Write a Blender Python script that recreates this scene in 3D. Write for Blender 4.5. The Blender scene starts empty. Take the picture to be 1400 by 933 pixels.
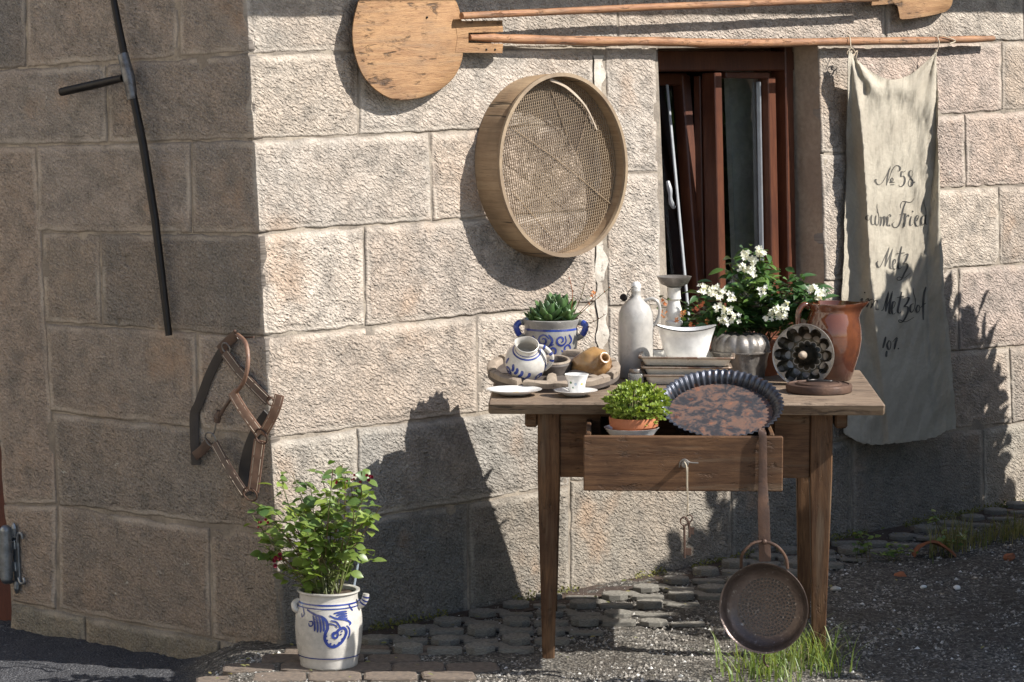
import bpy, math, random
import numpy as np
from mathutils import Vector, Matrix, noise as mnoise
random.seed(7); rng = np.random.default_rng(7)
R = math.radians
sc = bpy.context.scene

# ---------------------------------------------------------------- camera, sky, sun, exposure
F = 4200.0; PITCH = math.atan(466.5 / F); CH = 1.855
cam_d = bpy.data.cameras.new('camera'); cam = bpy.data.objects.new('camera', cam_d)
sc.collection.objects.link(cam); sc.camera = cam
cam_d.sensor_width = 36.0; cam_d.lens = 36.0 * F / 1400.0
cam_d.clip_start = 0.05; cam_d.clip_end = 1000
cam.location = (0, 0, CH); cam.rotation_euler = (math.pi / 2 - PITCH, 0, 0)

SUN = Vector((1.0, -0.24, 0.90)).normalized()          # towards the sun
world = bpy.data.worlds.new('World'); sc.world = world; world.use_nodes = True
wn = world.node_tree; bg = wn.nodes['Background']
sky = wn.nodes.new('ShaderNodeTexSky'); sky.sky_type = 'NISHITA'; sky.sun_disc = False
sky.sun_elevation = math.asin(SUN.z); sky.sun_rotation = math.atan2(SUN.x, SUN.y)
wn.links.new(sky.outputs[0], bg.inputs[0]); bg.inputs[1].default_value = 0.10
sl = bpy.data.lights.new('sun', 'SUN'); sl.energy = 4.6; sl.angle = R(0.5); sl.color = (1.0, 0.965, 0.91)
so = bpy.data.objects.new('sun', sl); sc.collection.objects.link(so)
so.rotation_euler = SUN.to_track_quat('Z', 'Y').to_euler(); so.location = SUN * 30
sc.view_settings.view_transform = 'Standard'; sc.view_settings.look = 'None'
sc.view_settings.gamma = 1; sc.view_settings.use_curve_mapping = False
sc.view_settings.exposure = 0.86

# ---------------------------------------------------------------- geometry of the place
cp, sp = math.cos(PITCH), math.sin(PITCH)
CAM = Vector((0, 0, CH))
def ray(px, py):
    a = (px - 700) / F; b = -(py - 466.5) / F
    return Vector((a, cp + b * sp, -sp + b * cp))
def proj(p):
    d = Vector(p) - CAM; f = d.y * cp - d.z * sp; u = d.y * sp + d.z * cp
    return 700 + F * d.x / f, 466.5 - F * u / f
def P(px, py, Y):
    r = ray(px, py); return CAM + r * (Y / r.y)
def T(px, py, z=0.743):
    r = ray(px, py); return CAM + r * ((z - CH) / r.z)
class Plane:
    def __init__(s, P0, U, V):
        s.P0 = Vector(P0); s.U = Vector(U).normalized(); s.V = Vector(V).normalized(); s.N = s.U.cross(s.V)
    def at(s, u, v, d=0): return s.P0 + s.U * u + s.V * v + s.N * d
    def px(s, px, py, d=0):
        r = ray(px, py); t = ((s.P0 + s.N * d) - CAM).dot(s.N) / r.dot(s.N); return CAM + r * t
    def uv(s, p): q = Vector(p) - s.P0; return q.dot(s.U), q.dot(s.V)
    def pxuv(s, px, py, d=0): return s.uv(s.px(px, py, d))
B = R(3.6); P0 = Vector((-0.664, 8.72, 0)); C4 = math.sqrt(.5)
MAIN = Plane(P0, (C4, C4, 0), (-math.sin(B) * C4, math.sin(B) * C4, math.cos(B)))
PH = R(38); SIDE = Plane(P0, (math.cos(PH), -math.sin(PH), 0), (0, 0, 1))
def corner_at(z):                       # the edge where the two walls meet
    d = SIDE.U; q = P0 + Vector((0, 0, z)); t = -(q - P0).dot(MAIN.N) / d.dot(MAIN.N); return q + d * t
def corner_py(py):
    lo, hi = -0.5, 3.0
    for _ in range(40):
        m = (lo + hi) / 2
        if proj(corner_at(m))[1] > py: lo = m
        else: hi = m
    return corner_at(lo)

# ---------------------------------------------------------------- numpy noise
def _h(ix, iy, seed):
    n = (ix * 374761393 + iy * 668265263 + seed * 974634777) & 0xffffffff
    n = ((n ^ (n >> 13)) * 1274126177) & 0xffffffff
    return ((n ^ (n >> 16)) & 0xffff) / 65535.0
def vn(x, y, seed=0):
    x = np.asarray(x, float); y = np.asarray(y, float)
    ix = np.floor(x).astype(np.int64); iy = np.floor(y).astype(np.int64); fx = x - ix; fy = y - iy
    fx = fx * fx * (3 - 2 * fx); fy = fy * fy * (3 - 2 * fy)
    a = _h(ix, iy, seed); b = _h(ix + 1, iy, seed); c = _h(ix, iy + 1, seed); d = _h(ix + 1, iy + 1, seed)
    return (a * (1 - fx) + b * fx) * (1 - fy) + (c * (1 - fx) + d * fx) * fy - 0.5
def fbm(x, y, seed=0, o=3):
    r = 0; a = 1.0
    for i in range(o): r = r + a * vn(x, y, seed + i); x = x * 2.03; y = y * 2.03; a *= .5
    return r
def sm(x): x = np.clip(x, 0, 1); return x * x * (3 - 2 * x)

# ---------------------------------------------------------------- objects
ORG = {}
def link(o): sc.collection.objects.link(o)
def props(o, label=None, cat=None, group=None, kind=None):
    if label: o['label'] = label
    if cat: o['category'] = cat
    if group: o['group'] = group
    if kind: o['kind'] = kind
    return o
def thing(name, loc, label, cat, group=None):
    o = bpy.data.objects.new(name, None); link(o); o.location = loc; o.empty_display_size = .05
    ORG[o] = Vector(loc); return props(o, label, cat, group)
def O(name, vf, mat, parent=None, smooth=35, loc=None, **pr):
    v = np.array(vf[0], float).reshape(-1, 3); f = vf[1]
    if parent is not None: org = ORG[parent]
    elif loc is not None: org = Vector(loc)
    else: org = Vector((v[:, 0].mean(), v[:, 1].mean(), v[:, 2].min()))
    me = bpy.data.meshes.new(name)
    me.from_pydata((v - np.array(org)).tolist(), [], f)
    if len(vf) > 2 and vf[2] is not None:
        uvl = me.uv_layers.new(name='UVMap'); li = np.empty(len(me.loops), int); me.loops.foreach_get('vertex_index', li)
        uvl.data.foreach_set('uv', np.array(vf[2], float)[li].ravel())
    me.materials.append(mat); me.update()
    if smooth:
        me.polygons.foreach_set('use_smooth', [True] * len(me.polygons)); me.set_sharp_from_angle(angle=R(smooth))
    o = bpy.data.objects.new(name, me); link(o)
    if parent is not None: o.parent = parent
    else: o.location = org
    ORG[o] = org
    return props(o, **pr)
def join(*vfs):
    V = []; Fc = []; n = 0; uv = []; hasuv = all(len(a) > 2 and a[2] is not None for a in vfs)
    for a in vfs:
        vv = [tuple(p) for p in a[0]]; V += vv; Fc += [tuple(i + n for i in f) for f in a[1]]; n += len(vv)
        if hasuv: uv += [tuple(q) for q in a[2]]
    return (V, Fc, uv) if hasuv else (V, Fc)
def frame_of(z, x=None):
    z = Vector(z).normalized(); x = Vector(x) if x else (Vector((1, 0, 0)) if abs(z.x) < .9 else Vector((0, 1, 0)))
    x = (x - z * x.dot(z)).normalized(); y = z.cross(x); return Matrix((x, y, z)).transposed()
ID3 = Matrix.Identity(3)
def xf(vf, M=ID3, c=(0, 0, 0)):
    c = Vector(c); M = M.to_3x3(); return ([tuple(M @ Vector(p) + c) for p in vf[0]],) + tuple(vf[1:])
def box(c, s, M=ID3, bev=.002, wob=0):
    """box with bevelled edges"""
    x, y, z = s[0] / 2, s[1] / 2, s[2] / 2; b = min(bev, x * .9, y * .9, z * .9); V = []; idx = {}
    for sx in (-1, 1):
        for sy in (-1, 1):
            for sz in (-1, 1):
                w = [(random.random() - .5) * wob for _ in range(3)]
                for a in range(3):
                    q = [sx * (x - b * (a != 0)) + w[0], sy * (y - b * (a != 1)) + w[1], sz * (z - b * (a != 2)) + w[2]]
                    idx[(sx, sy, sz, a)] = len(V); V.append(q)
    Fc = []
    for a in range(3):
        o1, o2 = [(1, 2), (2, 0), (0, 1)][a]
        for s_ in (-1, 1):
            q = []
            for (p, r) in ((-1, -1), (1, -1), (1, 1), (-1, 1)):
                k = [0, 0, 0]; k[a] = s_; k[o1] = p; k[o2] = r; q.append(idx[(*k, a)])
            Fc.append(tuple(q if s_ > 0 else q[::-1]))
    for a in range(3):                                   # edges along axis a
        o1, o2 = [(1, 2), (2, 0), (0, 1)][a]
        for p in (-1, 1):
            for r in (-1, 1):
                q = []
                for s_, fa in ((-1, o1), (1, o1), (1, o2), (-1, o2)):
                    k = [0, 0, 0]; k[a] = s_; k[o1] = p; k[o2] = r; q.append(idx[(*k, fa)])
                Fc.append(tuple(q if p * r < 0 else q[::-1]))
    for sx in (-1, 1):
        for sy in (-1, 1):
            for sz in (-1, 1):
                q = [idx[(sx, sy, sz, a)] for a in range(3)]; Fc.append(tuple(q if sx * sy * sz > 0 else q[::-1]))
    return xf((V, Fc), M, c)
def beam(a, b, w, h, up=(0, 0, 1), bev=.002, w2=None, h2=None):
    """rectangular bar from a to b, section w x h (tapering to w2 x h2)"""
    a = Vector(a); b = Vector(b); z = (b - a).normalized(); x = Vector(up).cross(z).normalized(); y = z.cross(x)
    M = Matrix((x, y, z)).transposed(); L = (b - a).length
    vf = box((0, 0, 0), (1, 1, 1), bev=0.0001); w2 = w2 or w; h2 = h2 or h
    v, f = box((0, 0, 0), (w, h, L), bev=bev)
    out = []
    for p in v:
        t = p[2] / L + .5; out.append((p[0] * (1 + (w2 / w - 1) * t), p[1] * (1 + (h2 / h - 1) * t), p[2]))
    return xf((out, f), M, (a + b) / 2)
def lathe(prof, c=(0, 0, 0), seg=40, M=ID3, mod=None, closed=False, cap=True):
    n = len(prof); V = []
    for i in range(seg):
        t = 2 * math.pi * i / seg
        for j, (r, z) in enumerate(prof):
            if mod: rr, zz = mod(t, r, z, j)
            else: rr, zz = r, z
            V.append((rr * math.cos(t), rr * math.sin(t), zz))
    Fc = []
    for i in range(seg):
        k = (i + 1) % seg
        for j in range(n - 1 if not closed else n):
            j2 = (j + 1) % n
            Fc.append((i * n + j, k * n + j, k * n + j2, i * n + j2))
    if not closed and cap:
        for j, flip in ((0, True), (n - 1, False)):
            if prof[j][0] > 1e-5:
                q = [i * n + j for i in range(seg)]; Fc.append(tuple(q[::-1] if flip else q))
    return xf((V, Fc), M, c)
def cat(pts, n=8, closed=False):
    """Catmull-Rom through pts"""
    p = [np.array(q, float) for q in pts]
    if len(p) < 3: return [p[0] + (p[-1] - p[0]) * i / n for i in range(n + 1)]
    out = []; m = len(p); rngk = range(m) if closed else range(m - 1)
    for i in rngk:
        if closed: a, b, c, d = p[i - 1], p[i], p[(i + 1) % m], p[(i + 2) % m]
        else: a = p[max(i - 1, 0)]; b = p[i]; c = p[i + 1]; d = p[min(i + 2, m - 1)]
        for k in range(n):
            t = k / n; out.append(.5 * (2 * b + (c - a) * t + (2 * a - 5 * b + 4 * c - d) * t * t + (3 * b - a - 3 * c + d) * t ** 3))
    if not closed: out.append(p[-1])
    return out
def tube(pts, r, seg=8, closed=False, flat=None, caps=True, up=None):
    """tube along pts; r number or list; flat = (scale of second axis)"""
    p = [Vector(q) for q in pts]; n = len(p); rr = r if hasattr(r, '__len__') else [r] * n
    if len(rr) != n: rr = list(np.interp(np.linspace(0, 1, n), np.linspace(0, 1, len(rr)), rr))
    V = []; prev = None
    for i in range(n):
        t = (p[(i + 1) % n] - p[i - 1]) if closed else (p[min(i + 1, n - 1)] - p[max(i - 1, 0)])
        if t.length < 1e-9: t = Vector((0, 0, 1))
        t.normalize()
        if up is not None: x = Vector(up); x = x - t * x.dot(t)
        elif prev is None: x = Vector((0, 0, 1)).cross(t) if abs(t.z) < .9 else Vector((1, 0, 0)).cross(t)
        else: x = prev - t * prev.dot(t)
        x.normalize(); prev = x; y = t.cross(x)
        for k in range(seg):
            a = 2 * math.pi * k / seg; V.append(tuple(p[i] + x * (rr[i] * math.cos(a)) + y * (rr[i] * math.sin(a) * (flat or 1))))
    Fc = []
    for i in range(n if closed else n - 1):
        i2 = (i + 1) % n
        for k in range(seg):
            k2 = (k + 1) % seg; Fc.append((i * seg + k, i * seg + k2, i2 * seg + k2, i2 * seg + k))
    if not closed and caps:
        Fc.append(tuple(range(seg))[::-1]); Fc.append(tuple((n - 1) * seg + k for k in range(seg)))
    return V, Fc
def strap(pts, w, th, nrm, seg=6):
    """flat strap with rounded edges: section across = nrm x tangent"""
    p = [Vector(q) for q in cat(pts, seg)]; n = len(p); V = []; ww = w if hasattr(w, '__len__') else [w, w]
    ww = np.interp(np.linspace(0, 1, n), np.linspace(0, 1, len(ww)), ww)
    for i in range(n):
        t = (p[min(i + 1, n - 1)] - p[max(i - 1, 0)]).normalized(); N = Vector(nrm(i / (n - 1)) if callable(nrm) else nrm)
        x = N.cross(t).normalized(); N = t.cross(x).normalized()
        for a, b in ((-.5, -.5), (-.5, .3), (-.42, .5), (.42, .5), (.5, .3), (.5, -.5)):
            V.append(tuple(p[i] + x * (a * ww[i]) + N * (b * th)))
    Fc = [(i * 6 + k, i * 6 + (k + 1) % 6, i * 6 + 6 + (k + 1) % 6, i * 6 + 6 + k) for i in range(n - 1) for k in range(6)]
    Fc += [tuple(range(6))[::-1], tuple((n - 1) * 6 + k for k in range(6))]
    return V, Fc
def ribbon(fn, pts, w, n=6, closed=False, nib=None):
    """flat painted stroke: pts in 2D, fn(u,v)->point just above the surface"""
    q = cat(pts, n, closed); m = len(q); V = []; Fc = []
    for i in range(m):
        t = (q[(i + 1) % m] - q[i - 1]) if closed else (q[min(i + 1, m - 1)] - q[max(i - 1, 0)])
        l = math.hypot(*t) or 1; t = t / l; x = np.array([-t[1], t[0]])
        ww = w * (1 if nib is None else nib[0] + nib[1] * max(0, t[1]) ** 2)
        if not closed: ww *= .45 + .55 * min(1, 4 * min(i, m - 1 - i) / m + .15)
        V += [tuple(fn(*(q[i] + x * ww / 2))), tuple(fn(*(q[i] - x * ww / 2)))]
    for i in range(m if closed else m - 1):
        j = (i + 1) % m; Fc.append((2 * i, 2 * i + 1, 2 * j + 1, 2 * j))
    return V, Fc
def blob(fn, c, r, k=8):
    V = [tuple(fn(c[0] + r[0] * math.cos(a), c[1] + r[1] * math.sin(a))) for a in [2 * math.pi * i / k for i in range(k)]]
    return V, [tuple(range(k))]
def prism(outline, fn, d0, d1, bev=.003):
    """solid from 2D outline; fn(u,v,d)"""
    n = len(outline); c = np.mean(np.array(outline), 0); V = []
    def ins(b): return [tuple(np.array(q) + (c - np.array(q)) / (np.linalg.norm(c - np.array(q)) + 1e-9) * b) for q in outline]
    rings = [(ins(bev), d0), (outline, d0 + (d1 - d0) * .12), (outline, d1 - (d1 - d0) * .15), (ins(bev), d1)]
    for ol, d in rings: V += [tuple(fn(q[0], q[1], d)) for q in ol]
    Fc = [(a * n + i, a * n + (i + 1) % n, (a + 1) * n + (i + 1) % n, (a + 1) * n + i) for a in range(3) for i in range(n)]
    Fc += [tuple(range(n))[::-1], tuple(3 * n + i for i in range(n))]
    return V, Fc
def sphere(c, r, seg=12, rings=8, M=ID3):
    r = r if hasattr(r, '__len__') else (r, r, r)
    pr = [(math.sin(math.pi * j / rings), -math.cos(math.pi * j / rings)) for j in range(rings + 1)]
    v, f = lathe(pr, seg=seg); return xf(([(a * r[0], b * r[1], d * r[2]) for a, b, d in v], f), M, c)

# ---------------------------------------------------------------- materials
class NT:
    def __init__(s, name):
        s.m = bpy.data.materials.new(name); s.m.use_nodes = True; s.t = s.m.node_tree; s.b = s.t.nodes['Principled BSDF']
        s.tc = s.t.nodes.new('ShaderNodeTexCoord')
    def n(s, ty, **k):
        nd = s.t.nodes.new(ty)
        for a, b in k.items(): setattr(nd, a, b)
        return nd
    def l(s, a, b): s.t.links.new(a, b)
    def map(s, src='Object', scale=(1, 1, 1), rot=(0, 0, 0)):
        o = s.tc.outputs[src]
        if any(rot):
            m0 = s.n('ShaderNodeMapping'); s.l(o, m0.inputs[0]); m0.inputs['Rotation'].default_value = rot; o = m0.outputs[0]; rot = (0, 0, 0)
        m = s.n('ShaderNodeMapping'); s.l(o, m.inputs[0]); m.inputs['Scale'].default_value = scale; m.inputs['Rotation'].default_value = rot
        return m.outputs[0]
    def noise(s, vec, scale=5, det=4, rough=.6, dist=0):
        t = s.n('ShaderNodeTexNoise'); s.l(vec, t.inputs['Vector']); t.inputs['Scale'].default_value = scale
        t.inputs['Detail'].default_value = det; t.inputs['Roughness'].default_value = rough; t.inputs['Distortion'].default_value = dist
        return t.outputs[0]
    def vor(s, vec, scale=5, out='Distance', feat='F1', rnd=1):
        t = s.n('ShaderNodeTexVoronoi', feature=feat); s.l(vec, t.inputs['Vector']); t.inputs['Scale'].default_value = scale; t.inputs['Randomness'].default_value = rnd
        return t.outputs[out]
    def ramp(s, fac, lo, hi, a=0.0, b=1.0):
        r = s.n('ShaderNodeMapRange', interpolation_type='SMOOTHSTEP'); s.l(fac, r.inputs[0]); r.inputs[1].default_value = lo; r.inputs[2].default_value = hi
        r.inputs[3].default_value = a; r.inputs[4].default_value = b; return r.outputs[0]
    def mix(s, fac, a, b, mode='MIX'):
        m = s.n('ShaderNodeMix', data_type='RGBA', blend_type=mode)
        for i, x in ((0, fac), (6, a), (7, b)):
            if hasattr(x, 'is_linked') or hasattr(x, 'node'): s.l(x, m.inputs[i])
            else: m.inputs[i].default_value = x if i == 0 else (*x, 1)
        return m.outputs[2]
    def math(s, op, a, b=0.0, c=None):
        m = s.n('ShaderNodeMath', operation=op)
        for i, x in enumerate([a, b] + ([c] if c is not None else [])):
            if hasattr(x, 'node'): s.l(x, m.inputs[i])
            else: m.inputs[i].default_value = x
        return m.outputs[0]
    def bump(s, h, dist=.002, st=1.0, prev=None):
        b = s.n('ShaderNodeBump'); s.l(h, b.inputs['Height']); b.inputs['Distance'].default_value = dist; b.inputs['Strength'].default_value = st
        if prev: s.l(prev, b.inputs['Normal'])
        return b.outputs[0]
    def out(s, col=None, rough=None, nor=None, metal=None, spec=None):
        for k, x in (('Base Color', col), ('Roughness', rough), ('Normal', nor), ('Metallic', metal), ('Specular IOR Level', spec)):
            if x is None: continue
            if hasattr(x, 'node'): s.l(x, s.b.inputs[k])
            else: s.b.inputs[k].default_value = (*x, 1) if k == 'Base Color' else x
        return s.m
def spotty(name, c1, c2, c3=None, sc1=6, sc2=30, rough=.6, metal=0, bsc=60, bd=.001, spec=.5, src='Object', lo=.4, hi=.62, rr=.15, c3r=(.58, .66)):
    t = NT(name); v = t.map(src); n1 = t.noise(v, sc1, 5, .65); n2 = t.noise(v, sc2, 4, .6)
    c = t.mix(t.ramp(n1, lo, hi), c1, c2); c = t.mix(t.ramp(n2, .35, .7, 0, .35), c, tuple(x * .55 for x in c1))
    if c3: c = t.mix(t.ramp(t.noise(v, sc2 * .6, 6, .7), *c3r), c, c3)
    return t.out(c, t.ramp(n1, .3, .7, max(.02, rough - rr), min(1, rough + rr)), t.bump(t.noise(v, bsc, 4, .6), bd), metal, spec)
def wood(name, c1, c2, c3, grain=(1, 14, 14), rot=(0, 0, 0), sc=6, rough=.6, bd=.0008, cracks=True, spec=.4, gouge=0):
    t = NT(name); v = t.map('Object', grain, rot); n = t.noise(v, sc, 6, .6, .6); big = t.noise(t.map('Object'), 5, 4)
    f = t.noise(v, sc * 5, 4, .7); c = t.mix(t.ramp(n, .33, .66), c1, c2); c = t.mix(t.ramp(big, .42, .7, 0, .7), c, c3)
    c = t.mix(t.ramp(f, .5, .72, 0, .55), c, tuple(x * .35 for x in c1)); nb = t.bump(f, bd)
    if cracks:
        ck = t.ramp(t.noise(t.map('Object', tuple(g * 1.3 for g in grain), rot), sc * .8, 2, .5), .29, .335, 1, 0)
        c = t.mix(t.math('MULTIPLY', ck, .8), c, tuple(x * .12 for x in c1)); nb = t.bump(t.math('SUBTRACT', 1, ck), .002, 1, nb)
    if gouge:
        g1 = t.noise(t.map('Object', tuple(math.sqrt(g) for g in grain), rot), 13, 5, .7, .8); g2 = t.noise(t.map('Object'), 12, 3)
        gg = t.math('MULTIPLY', t.ramp(g1, .52, .66), t.ramp(g2, .46, .62)); c = t.mix(t.math('MULTIPLY', gg, gouge), c, (.06, .04, .028)); nb = t.bump(t.math('SUBTRACT', 1, gg), .003, 1, nb)
        c = t.mix(t.ramp(t.noise(t.map('Object', tuple(g * .6 for g in grain), rot), 3, 4, .7), .5, .75, 0, .6), c, (.17, .13, .09))
    return t.out(c, rough, nb, 0, spec)

def stone_mat(name, pitch=80, white=False):
    t = NT(name); uv = t.map('UV'); inf = t.n('ShaderNodeObjectInfo')
    ed = t.n('ShaderNodeAttribute', attribute_name='edge').outputs['Fac']
    base = inf.outputs['Color']
    big = t.noise(uv, 3.2, 5, .6); mid = t.noise(uv, 14, 5, .65); fine = t.noise(uv, 160, 3, .7)
    c = t.mix(t.ramp(big, .35, .68, 0, .75), base, (.52, .33, .20), 'MIX')
    c = t.mix(.68, c, base)
    c = t.mix(t.ramp(mid, .3, .72, 0, 1), t.mix(.5, c, (.08, .07, .06), 'MIX'), c)
    c = t.mix(t.ramp(mid, .25, .5, .35, 0), c, (.05, .045, .04))
    c = t.mix(t.ramp(fine, .25, .75, 0, 1), t.mix(.3, c, (.03, .03, .03)), t.mix(.22, c, (.8, .75, .66)))
    lich = t.math('MULTIPLY', t.ramp(t.noise(uv, 22, 5, .7), .64, .68), t.ramp(t.noise(uv, 1.7, 2), .5, .6))
    c = t.mix(t.math('MULTIPLY', lich, .6), c, (.55, .53, .46))
    # tooling: rows of short pecked strokes
    wv = t.n('ShaderNodeMapping'); t.l(t.tc.outputs['UV'], wv.inputs[0]); wv.inputs['Scale'].default_value = (pitch, pitch * 1.35, 1); wv.inputs['Rotation'].default_value = (0, 0, .55)
    nv = t.n('ShaderNodeTexNoise'); t.l(uv, nv.inputs['Vector']); nv.inputs['Scale'].default_value = 25
    add = t.n('ShaderNodeVectorMath', operation='MULTIPLY_ADD'); t.l(nv.outputs['Color'], add.inputs[0]); add.inputs[1].default_value = (1.6, 1.6, 0); t.l(wv.outputs[0], add.inputs[2])
    vo = t.n('ShaderNodeTexVoronoi'); t.l(add.outputs[0], vo.inputs['Vector']); vo.inputs['Scale'].default_value = 1
    pit = t.math('MULTIPLY', t.ramp(vo.outputs['Distance'], .05, .55, 1, 0), t.ramp(vo.outputs['Color'], .25, .7, .3, 1))
    inner = t.ramp(t.math('ADD', ed, t.math('MULTIPLY', mid, .02)), .018, .038, .3, 1)
    c = t.mix(t.math('MULTIPLY', t.ramp(ed, .012, .026, 1, 0), t.ramp(t.noise(uv, 5, 3), .4, .6, 0, .35)), c, (.56, .50, .42))
    c = t.mix(t.math('MULTIPLY', t.ramp(ed, .002, .009, 1, 0), .4), c, (.10, .085, .07))
    st_ = t.math('MULTIPLY', t.ramp(t.noise(uv, 4.3, 6, .68, .5), .54, .70), t.ramp(inf.outputs['Random'], 0, 1, .15, .6)); c = t.mix(st_, c, t.mix(.55, c, (.09, .085, .08)))
    c = t.mix(t.math('MULTIPLY', t.ramp(t.noise(t.map('UV', (1, 1, 1), (0, 0, 1)), 2.6, 4, .6), .55, .7), .45), c, (.42, .27, .17))
    pit = t.math('MULTIPLY', pit, inner)
    c = t.mix(t.math('MULTIPLY', pit, t.ramp(inf.outputs['Random'], 0, 1, .03, .16)), c, (.07, .055, .045))
    pit = t.math('MULTIPLY', pit, t.ramp(inf.outputs['Random'], 0, 1, .35, .9))
    m1 = t.n('ShaderNodeMapping'); t.l(t.tc.outputs['UV'], m1.inputs[0]); m1.inputs['Rotation'].default_value = (0, 0, .45)
    m2 = t.n('ShaderNodeMapping'); t.l(m1.outputs[0], m2.inputs[0]); m2.inputs['Scale'].default_value = (52, 125, 1)
    stk = t.math('MULTIPLY', t.ramp(t.noise(m2.outputs[0], 1, 3, .55, .5), .36, .62), inner)
    c = t.mix(t.math('MULTIPLY', t.math('SUBTRACT', 1, stk), .10), c, (.10, .08, .065))
    h = t.math('ADD', t.math('SUBTRACT', t.math('MULTIPLY', fine, .3), t.math('MULTIPLY', pit, .95)), t.math('MULTIPLY', stk, .6))
    nb = t.bump(h, .0062, 1); nb = t.bump(t.math('MULTIPLY', mid, inner), .008, 1, nb)
    return t.out(c, .93, nb, 0, .2)

M = {}
M['stone'] = stone_mat('pecked_sandstone')
M['jamb'] = spotty('dressed_sandstone', (.36, .27, .20), (.44, .34, .25), sc1=5, sc2=60, rough=.92, bsc=45, bd=.006, spec=.2)
def mortar_m():
    t = NT('lime_mortar'); v = t.map('Object'); n = t.noise(v, 9, 5); f = t.noise(v, 90, 4)
    c = t.mix(t.ramp(n, .35, .62), (.34, .29, .23), (.20, .17, .14)); c = t.mix(t.ramp(f, .3, .45, .55, 0), c, (.10, .09, .08))
    ck = t.ramp(t.vor(t.map('Object', (1, 1, 1)), 26, feat='DISTANCE_TO_EDGE'), .0, .05, 1, 0)
    c = t.mix(t.math('MULTIPLY', ck, .22), c, (.08, .07, .06))
    return t.out(c, .95, t.bump(f, .003), 0, .15)
M['mortar'] = mortar_m()
def ground_m():
    t = NT('gravel_ground'); v = t.map('Object'); a = t.vor(v, 130, 'Color'); d = t.vor(v, 130); n = t.noise(v, 3, 4); sep = t.n('ShaderNodeSeparateColor'); t.l(a, sep.inputs[0])
    c = t.mix(t.ramp(sep.outputs[0], .2, .95), (.06, .055, .048), (.24, .215, .18)); c = t.mix(t.ramp(sep.outputs[1], .93, .96), c, (.45, .43, .39))
    c = t.mix(t.ramp(n, .4, .65, 0, .5), c, (.07, .055, .04)); c = t.mix(t.ramp(d, .1, .6, 0, .4), c, (.02, .02, .018))
    gx = t.n('ShaderNodeSeparateXYZ'); t.l(t.n('ShaderNodeNewGeometry').outputs['Position'], gx.inputs[0])
    asp_shade = t.ramp(t.math('ADD', gx.outputs[0], t.math('MULTIPLY', n, .15)), -.90, -.80, 1, 0)
    ca = t.mix(t.ramp(t.vor(v, 210, 'Distance'), .15, .5), (.11, .11, .115), (.04, .04, .044)); ca = t.mix(t.ramp(t.noise(v, 60, 4, .7), .60, .70), ca, (.20, .20, .20))  # asphalt colour at the left, kept dark in place of a cast shadow
    c = t.mix(asp_shade, c, ca)
    return t.out(c, .85, t.bump(d, .005), 0, .3)
M['ground'] = ground_m()
M['pebble'] = None
def pebble_m():
    t = NT('crushed_stone'); g = t.n('ShaderNodeNewGeometry'); rp = g.outputs['Random Per Island']
    c = t.mix(t.ramp(rp, .1, .8), (.08, .072, .062), (.32, .29, .25)); c = t.mix(t.ramp(rp, .93, .95), c, (.60, .58, .54))
    return t.out(c, .8, None, 0, .35)
M['pebble'] = pebble_m()
M['paver'] = spotty('concrete_paver', (.31, .29, .25), (.19, .175, .15), (.40, .38, .34), 9, 60, .9, bsc=90, bd=.003, spec=.2)
M['slab'] = spotty('brown_flagstone', (.23, .18, .14), (.15, .125, .105), (.32, .27, .22), 9, 60, .9, bsc=90, bd=.003, spec=.2)
M['door'] = wood('red_brown_door', (.075, .018, .010), (.10, .026, .014), (.06, .015, .01), (10, 10, 1), cracks=False)
M['frame'] = wood('red_brown_window_wood', (.080, .026, .013), (.115, .040, .019), (.055, .018, .011), (10, 10, 1), sc=8, rough=.42, bd=.0002, cracks=False)
M['table'] = wood('dark_table_wood', (.070, .034, .016), (.145, .077, .038), (.05, .025, .014), (12, 12, .9), sc=6, rough=.65, spec=.2, gouge=.5, bd=.0009, cracks=False)
M['tableh'] = wood('dark_drawer_wood', (.072, .035, .017), (.15, .079, .039), (.05, .026, .015), (.9, 12, 12), sc=6, rough=.65, spec=.2, gouge=.5, bd=.0009, cracks=False)
M['top'] = wood('weathered_table_top', (.17, .115, .075), (.29, .215, .15), (.10, .068, .046), (1.1, 14, 14), sc=6, rough=.65, bd=.002, gouge=.7)
ROT = (0, 0, -R(45))
M['peel'] = wood('bread_peel_wood', (.25, .13, .058), (.36, .205, .095), (.16, .09, .048), (1.2, 12, 12), ROT, 7, .65, .0022, gouge=.85)
M['pole'] = wood('peel_handle_wood', (.27, .12, .058), (.38, .20, .10), (.17, .08, .042), (1.4, 30, 30), ROT, 4, .55, .0015, gouge=.35)
M['hoop'] = wood('bent_hoop_wood', (.27, .18, .105), (.36, .255, .155), (.17, .115, .07), (1, 1, 22), (0, 0, 0), 3, .62, .001, cracks=True)
M['wire'] = spotty('sieve_cane', (.30, .22, .14), (.20, .14, .09), rough=.6)
M['iron'] = spotty('dark_iron', (.014, .012, .012), (.028, .024, .022), rough=.5, metal=.6)
M['collar'] = spotty('grey_iron_collar', (.16, .16, .165), (.08, .07, .065), rough=.5, metal=.7, sc1=25)
M['steel'] = spotty('grey_hinge_steel', (.30, .32, .34), (.18, .19, .20), rough=.42, metal=.85, sc1=20)
M['rust'] = spotty('rusty_iron', (.075, .044, .032), (.12, .068, .045), (.045, .033, .027), 20, 80, .65, .45, bsc=120, bd=.001)
M['skim'] = spotty('rusty_skimmer_iron', (.10, .075, .065), (.14, .105, .09), (.26, .23, .21), 10, 120, .45, .6, bsc=90, bd=.0015)
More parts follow.
